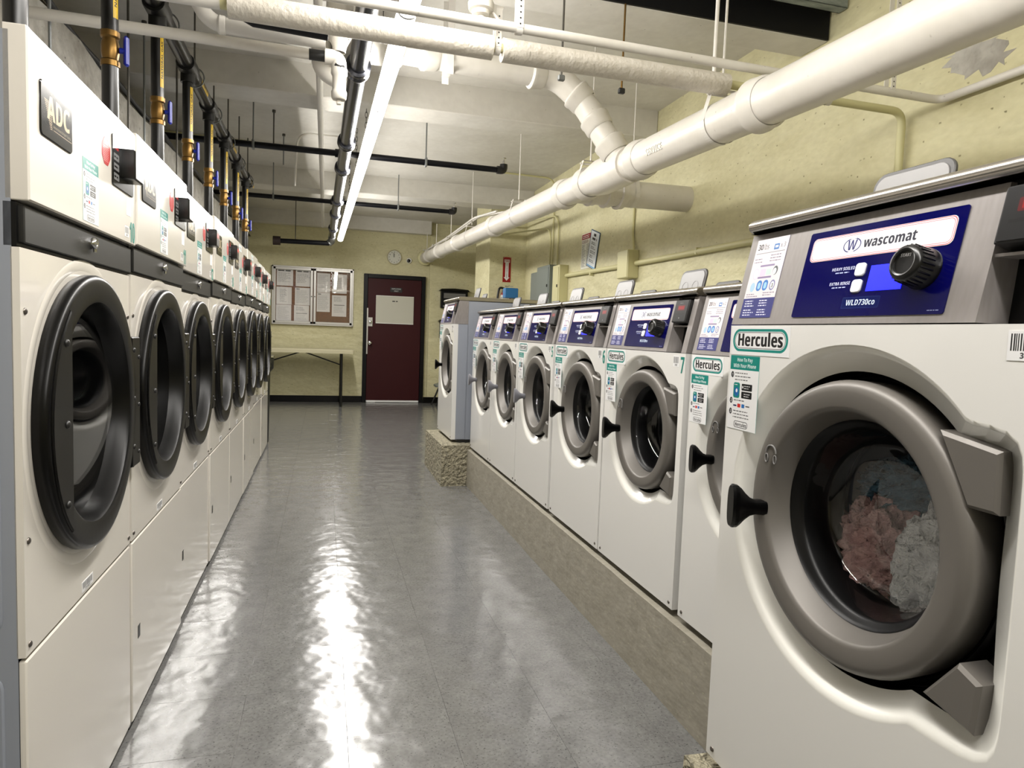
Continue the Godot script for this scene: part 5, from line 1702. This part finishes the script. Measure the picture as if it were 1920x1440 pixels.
# ---------------------------------------------------------------- things on and by the back wall
func build_back_wall_things() -> void:
	# door
	var z := BACK
	var d := Node3D.new()
	d.name = "door_1"
	add_child(d)
	d.position = Vector3(1.105, 0, z)
	tag(d, "dark maroon steel door in a black frame", "door", "", "structure")
	var fr := geo().box(Vector3(-0.462, 1.035, 0.03), Vector3(0.064, 2.07, 0.07), 0.004).box(Vector3(0.462, 1.035, 0.03), Vector3(0.064, 2.07, 0.07), 0.004).box(Vector3(0, 2.037, 0.03), Vector3(0.86, 0.066, 0.07), 0.004)
	obj("frame", fr, mats.frame_black, d)
	obj("leaf", geo().box(Vector3(0, 1.02, 0.02), Vector3(0.858, 1.97, 0.044), 0.003), mats.door_maroon, d)
	obj("door_sweep", geo().box(Vector3(0, 0.02, 0.034), Vector3(0.85, 0.03, 0.02), 0.003).box(Vector3(-0.35, 0.016, 0.055), Vector3(0.14, 0.03, 0.03), 0.004), mats.plain_white, d)
	obj("employees_sign", plate(-0.075, 1.795, 0.115, 1.870, 0.042, 0.045), mats.door_sign, d)
	obj("notice_board", plate(-0.298, 1.284, 0.308, 1.734, 0.042, 0.052, 0.004, 0.002), mats.door_notice, d)
	obj("latch_guard", geo().box(Vector3(-0.428, 1.155, 0.062), Vector3(0.022, 0.74, 0.012), 0.002), mats.aluminium, d)
	obj("lock_plate", geo().box(Vector3(-0.383, 1.303, 0.046), Vector3(0.075, 0.145, 0.010), 0.003), mats.aluminium, d)
	obj("deadbolt", geo().lathe([Vector2(0.027, 0.0), Vector2(0.027, 0.012), Vector2(0.020, 0.018), Vector2(0.0, 0.018)], facing(-0.383, 1.30, 0.050), 20), mats.chrome, d)
	obj("knob", geo().lathe([Vector2(0.034, 0.0), Vector2(0.032, 0.008), Vector2(0.014, 0.012), Vector2(0.013, 0.03), Vector2(0.028, 0.042), Vector2(0.031, 0.055), Vector2(0.022, 0.068), Vector2(0.0, 0.072)], facing(-0.383, 0.965, 0.042), 24), mats.chrome, d)
	# display case with notices
	var t := thing("notice_case", "aluminium framed glazed notice case with a cork board", "display case", Vector3(-0.163, 1.212, z))
	var hw := 0.616
	var hh := 0.908
	obj("back_board", geo().box(Vector3(0, hh * 0.5, 0.012), Vector3(hw * 2 - 0.05, hh - 0.05, 0.012)), mats.cork, t)
	var cs := geo().box(Vector3(-hw + 0.012, hh * 0.5, 0.03), Vector3(0.024, hh, 0.06), 0.003).box(Vector3(hw - 0.012, hh * 0.5, 0.03), Vector3(0.024, hh, 0.06), 0.003).box(Vector3(0, 0.012, 0.03), Vector3(hw * 2, 0.024, 0.06), 0.003).box(Vector3(0, hh - 0.012, 0.03), Vector3(hw * 2, 0.024, 0.06), 0.003)
	obj("case_frame", cs, mats.aluminium, t)
	for k in 2:
		var x0 := -hw + 0.022 + k * (hw - 0.016)
		var x1 := x0 + hw - 0.028
		var df := geo()
		for e in [[x0 + 0.018, hh * 0.5, 0.036, hh - 0.046], [x1 - 0.018, hh * 0.5, 0.036, hh - 0.046]]:
			df.box(Vector3(e[0], e[1], 0.056), Vector3(e[2], e[3], 0.016), 0.003)
		for y in [0.041, hh - 0.041]:
			df.box(Vector3((x0 + x1) * 0.5, y, 0.056), Vector3(x1 - x0, 0.036, 0.016), 0.003)
		var dr := obj("case_door", df, mats.aluminium, t)
		obj("pane", geo().box(Vector3((x0 + x1) * 0.5, hh * 0.5, 0.052), Vector3(x1 - x0 - 0.06, hh - 0.11, 0.003)), mats.case_glass, dr)
		obj("lock", geo().lathe([Vector2(0.009, 0.0), Vector2(0.009, 0.005), Vector2(0.0, 0.005)], facing(x1 - 0.018 if k == 0 else x0 + 0.018, 0.45, 0.064), 12), mats.dark_plastic, dr)
	var sheets := [[-0.545, 0.60, 0.24, 0.26, 0], [-0.265, 0.60, 0.26, 0.26, 1], [-0.548, 0.31, 0.225, 0.27, 2], [-0.275, 0.31, 0.225, 0.27, 3], [-0.552, 0.045, 0.225, 0.26, 4], [-0.285, 0.035, 0.225, 0.27, 5], [0.055, 0.525, 0.20, 0.30, 4], [0.285, 0.52, 0.225, 0.30, 4], [0.055, 0.22, 0.20, 0.30, 3], [0.285, 0.155, 0.225, 0.335, 5]]
	var whats := ["wide typed notice with a bold heading pinned top in the case", "typed notice with a bold heading beside the first heading notice", "centred typed notice in the middle of the case's hinged half", "typed form in the middle beside the case's centre lock", "long typed letter pinned low in the notice case", "faint printed page pinned low beside the case's centre lock", "typed page pinned high behind the reflecting pane", "typed letter pinned high beside the case edge", "typed page pinned above bare cork", "printed form with a dark bar pinned beside the case edge"]
	for k in sheets.size():
		var s: Array = sheets[k]
		var o := obj("pinned_notice", plate(0, 0, s[2], s[3], 0.0, 0.0012), mats["notice_%d" % s[4]], self, at(-0.163 + s[0], 1.212 + s[1], z + 0.019))
		tag(o, whats[k], "paper", "notices in the glazed case")
	# clock and camera
	var ck := thing("wall_clock", "round pale wall clock above the maroon door", "clock", Vector3(1.085, 2.358, z))
	obj("rim", geo().lathe([Vector2(0.118, 0.0), Vector2(0.120, 0.02), Vector2(0.112, 0.028), Vector2(0.106, 0.02)], facing(0, 0, 0), 36), mats.table_top, ck)
	var face := PackedVector2Array()
	for i in 36: face.append(Vector2(cos(TAU * i / 36), sin(TAU * i / 36)) * 0.108)
	obj("face", geo().ext(face, 0.004, 0.014), mats.clock_face, ck)
	obj("hands", geo().box(Vector3(0.0, 0.03, 0.016), Vector3(0.006, 0.06, 0.002)).box(Vector3(-0.012, 0.036, 0.018), Vector3(0.004, 0.075, 0.002)), mats.black_plastic, ck)
	var cm := thing("security_camera", "small white dome camera with a black lens above the door", "camera", Vector3(1.325, 2.318, z))
	obj("mount", geo().lathe([Vector2(0.045, 0.0), Vector2(0.045, 0.02), Vector2(0.035, 0.045), Vector2(0.0, 0.05)], facing(0, 0, 0), 20), mats.plain_white, cm)
	obj("lens", geo().lathe([Vector2(0.030, 0.0), Vector2(0.026, 0.02), Vector2(0.0, 0.03)], facing(-0.01, -0.005, 0.035), 18), mats.black_plastic, cm)
	# folding table
	var tb := thing("folding_table", "cream plastic folding table with dark legs against the back wall", "table", Vector3(-0.30, 0, -10.72))
	var ty := 0.86
	obj("table_top", geo().ext(rrect(-0.75, -0.33, 0.75, 0.33, 0.03), 0.0, 0.055, Transform3D(Basis(Vector3(1, 0, 0), Vector3(0, 0, -1), Vector3(0, 1, 0)), Vector3(0, ty - 0.055, 0)), 0.006), mats.table_top, tb)
	for sx in [-0.57, 0.57]:
		for sz in [-0.22, 0.22]:
			obj("leg", geo().rod(Vector3(sx, 0.0, sz), Vector3(sx, ty - 0.05, sz), 0.018, 12), mats.table_leg, tb)
		obj("leg_bar", geo().rod(Vector3(sx, 0.26, -0.22), Vector3(sx, 0.26, 0.22), 0.010, 10), mats.table_leg, tb)
		obj("brace", geo().rod(Vector3(sx, ty - 0.24, 0.0), Vector3(sx * 0.08, ty - 0.06, 0.0), 0.010, 10).rod(Vector3(sx, ty - 0.24, -0.22), Vector3(sx, ty - 0.24, 0.22), 0.009, 8), mats.table_leg, tb)
	# dark organisers on the wall past the door
	for k in 2:
		var o := thing("wall_organizer", ["black wall box with a grey strip beside the maroon door", "black wall box hung below the grey striped wall box"][k], "wall box", Vector3(2.06, 1.585 - k * 0.50, z + 0.07))
		obj("box", geo().box(Vector3(0, 0.13, 0.06), Vector3(0.44, 0.28, 0.12), 0.008), mats.sprinkler_black, o)
		obj("cap", geo().ext(PackedVector2Array([Vector2(-0.25, 0.27), Vector2(0.25, 0.27), Vector2(0.22, 0.30), Vector2(0.0, 0.312), Vector2(-0.22, 0.30)]), 0.0, 0.14), mats.satin_black, o)
		obj("label_strip", geo().box(Vector3(0.0, 0.19, 0.121), Vector3(0.36, 0.085, 0.004), 0.001), mats.lid_grey, o)
		obj("tray_lip", geo().box(Vector3(0.0, 0.02, 0.125), Vector3(0.38, 0.03, 0.012), 0.003), mats.lid_grey, o)
	# folded chair beside the tall washer
	var ch := thing("folding_chair", "dark folded metal chair leaning past the tall washer", "chair", Vector3(1.80, 0, -10.85))
	ch.rotation.z = -0.0
	obj("leg", geo().tube(bend([Vector3(-0.10, 0.0, 0.0), Vector3(0.03, 0.32, 0.0), Vector3(0.10, 0.52, 0)], 0.05, 4), 0.014, 10), mats.table_leg, ch)
	obj("leg", geo().rod(Vector3(-0.05, 0.0, 0.20), Vector3(0.06, 0.36, 0.20), 0.014, 10), mats.table_leg, ch)
	obj("seat", geo().ext(rrect(-0.09, -0.16, 0.27, 0.16, 0.05), 0.0, 0.03, Transform3D(Basis(Vector3(0.96, 0.28, 0), Vector3(0, 0, -1), Vector3(-0.28, 0.96, 0)), Vector3(0.02, 0.33, 0.10)), 0.008), mats.panel_grey, ch)

# ---------------------------------------------------------------- things on the right wall
func build_right_wall_things() -> void:
	var xw := WALL_RIGHT
	# electrical boxes
	for e in [[-7.73, 1.93, 0.45, 0.06, "panel_grey", "flat grey electrical panel nearest the pillar"], [-7.27, 1.955, 0.44, 0.13, "panel_grey", "thicker grey electrical box between the flat panel and the conduit"], [-6.91, 1.935, 0.22, 0.10, "conduit_paint", "yellow painted electrical box where the wall conduit starts"]]:
		var b := thing("electrical_panel", e[5], "electrical box", Vector3(xw, 1.05, e[0]), -PI / 2, "electrical boxes on the washer wall")
		var h: float = e[1] - 1.05
		obj("box", geo().box(Vector3(0, h * 0.5, e[3] * 0.5), Vector3(e[2], h, e[3]), 0.004), mats[e[4]], b)
		obj("cover", geo().box(Vector3(0, h * 0.5, e[3] + 0.003), Vector3(e[2] - 0.04, h - 0.05, 0.006), 0.002), mats[e[4]], b)
		obj("latch", geo().box(Vector3(e[2] * 0.5 - 0.04, h * 0.75, e[3] + 0.010), Vector3(0.012, 0.03, 0.012), 0.002), mats.dark_plastic, b)
	# horizontal conduit, junction box and riser
	var cd := thing("conduit", "thick yellow painted conduit running level along the washer wall", "conduit", Vector3.ZERO)
	obj("tubing", geo().rod(Vector3(xw - 0.022, 1.822, -6.82), Vector3(xw - 0.022, 1.80, -5.33), 0.021, 16), mats.conduit_paint, cd)
	obj("tubing", geo().rod(Vector3(xw - 0.022, 1.80, -5.13), Vector3(xw - 0.022, 1.765, -0.6), 0.021, 16), mats.conduit_paint, cd)
	for z in [-6.1, -4.18, -3.0, -1.8]:
		obj("clip", geo().box(Vector3(xw - 0.02, 1.795, z), Vector3(0.046, 0.05, 0.02), 0.004), mats.conduit_paint, cd)
	var jb := thing("junction_box", "yellow painted junction box in the level wall conduit", "electrical box", Vector3(xw, 1.68, -5.23), -PI / 2)
	obj("box", geo().box(Vector3(0, 0.115, 0.05), Vector3(0.20, 0.23, 0.10), 0.005), mats.conduit_paint, jb)
	obj("cover", geo().box(Vector3(0, 0.115, 0.102), Vector3(0.19, 0.22, 0.004), 0.001), mats.conduit_paint, jb)
	var rs := thing("conduit", "thin yellow painted conduit dropping from the drain stub to the junction box", "conduit", Vector3.ZERO)
	obj("tubing", geo().tube(bend([Vector3(xw - 0.016, CEILING - 0.002, -5.24), Vector3(xw - 0.016, 2.03, -5.24), Vector3(xw - 0.03, 1.93, -5.18), Vector3(xw - 0.03, 1.90, -5.18)], 0.06, 5), 0.012, 12), mats.conduit_paint, rs)
	for k in 2:
		var c := thing("conduit", ["thin yellow conduit curving down to the thick grey electrical box", "thin yellow conduit curving down to the flat grey panel"][k], "conduit", Vector3.ZERO)
		var z := -7.12 - k * 0.26
		var y := 2.52 - k * 0.10
		obj("tubing", geo().tube(bend([Vector3(xw - 0.35, y + 0.01, -8.36), Vector3(xw - 0.06, y, z - 0.3), Vector3(xw - 0.02, y - 0.02, z), Vector3(xw - 0.02, 1.95, z)], 0.25, 8), 0.010, 10), mats.conduit_paint, c)
	# a patch where the paint has peeled off the masonry
	var peel := PackedVector2Array()
	for i in 26:
		var a := TAU * i / 26
		peel.append(Vector2(-2.19 + cos(a) * (0.13 + 0.03 * sin(i * 2.7)) - 0.05 * sin(a), 2.345 + sin(a) * (0.075 + 0.02 * sin(i * 4.1))))
	obj("peeled_patch", geo().ext(peel, 0.0, 0.0015, Transform3D(Basis(Vector3(0, 0, 1), Vector3(0, 1, 0), Vector3(-1, 0, 0)), Vector3(xw, 0, 0)), 0.0005), mats.ledge_paint, get_node("wall_right"))
	# posters
	var pa := obj("wall_poster", plate(-0.12, 0.0, 0.12, 0.345, 0.0, 0.003), mats.warning_poster, self, Transform3D(Basis.from_euler(Vector3(0, -PI / 2, 0)), Vector3(xw - 0.003, 1.855, -6.31)))
	tag(pa, "white poster with a red heading band on the washer wall", "poster", "posters on the washer wall")
	var pb := obj("wall_poster", plate(-0.115, 0.0, 0.115, 0.355, 0.0, 0.003), mats.rules_poster, self, Transform3D(Basis.from_euler(Vector3(0, -PI / 2, 0)) * Basis.from_euler(Vector3(0, 0, -0.30)), Vector3(xw - 0.006, 1.85, -6.17)))
	tag(pb, "tilted white poster with a blue border on the washer wall", "poster", "posters on the washer wall")
	# fire extinguisher and its sign on the pillar
	var fs := obj("fire_sign", plate(-0.052, 0.0, 0.052, 0.315, 0.0, 0.004), mats.fire_sign, self, at(2.229, 1.843, -8.39))
	tag(fs, "red fire extinguisher sign with a white arrow on the pillar", "sign")
	var fe := thing("fire_extinguisher", "red fire extinguisher with a white label hung on the pillar", "extinguisher", Vector3(2.205, 1.24, -8.31))
	obj("cylinder", geo().lathe([Vector2(0.0, 0.0), Vector2(0.06, 0.003), Vector2(0.068, 0.02), Vector2(0.068, 0.43), Vector2(0.055, 0.465), Vector2(0.022, 0.485), Vector2(0.0, 0.486)], Transform3D.IDENTITY, 32), mats.red_paint, fe)
	var lb := geo()
	for i in 12:
		var a := 0.1 + i * 0.16
		var b := a + 0.16
		var pa2 := Vector3(-cos(a), 0, sin(a)) * 0.0690
		var pb2 := Vector3(-cos(b), 0, sin(b)) * 0.0690
		var nn := (pa2 + pb2).normalized()
		lb.add(pa2 + Vector3(0, 0.2, 0), pb2 + Vector3(0, 0.2, 0), pb2 + Vector3(0, 0.43, 0), nn, nn, nn, Vector2(i / 12.0, 1), Vector2((i + 1) / 12.0, 1), Vector2((i + 1) / 12.0, 0))
		lb.add(pa2 + Vector3(0, 0.2, 0), pb2 + Vector3(0, 0.43, 0), pa2 + Vector3(0, 0.43, 0), nn, nn, nn, Vector2(i / 12.0, 1), Vector2((i + 1) / 12.0, 0), Vector2(i / 12.0, 0))
	obj("label", lb, mats.extinguisher_label, fe)
	obj("valve", geo().box(Vector3(0, 0.505, 0), Vector3(0.04, 0.045, 0.04), 0.006).box(Vector3(0.04, 0.545, 0), Vector3(0.11, 0.010, 0.02), 0.003).box(Vector3(0.05, 0.520, 0), Vector3(0.10, 0.008, 0.018), 0.003), mats.chrome, fe)
	obj("hose", geo().tube(bend([Vector3(-0.01, 0.51, 0.0), Vector3(-0.09, 0.53, 0.02), Vector3(-0.115, 0.40, 0.03), Vector3(-0.105, 0.18, 0.03)], 0.07, 6), 0.014, 12), mats.cable_black, fe)
	obj("bracket", geo().box(Vector3(0, 0.35, -0.074), Vector3(0.05, 0.30, 0.012), 0.002), mats.dark_plastic, fe)
	# blue carton on the tall washer's hatch
	var bx := thing("detergent_carton", "small blue carton standing on the tall washer's top", "box", Vector3(1.50, 1.4835, -5.50))
	obj("carton", geo().box(Vector3(0, 0.04, 0), Vector3(0.11, 0.08, 0.09), 0.003), mats.blue_carton, bx)
	obj("flap", geo().box(Vector3(0, 0.081, 0), Vector3(0.10, 0.003, 0.08)), mats.blue_carton, bx)
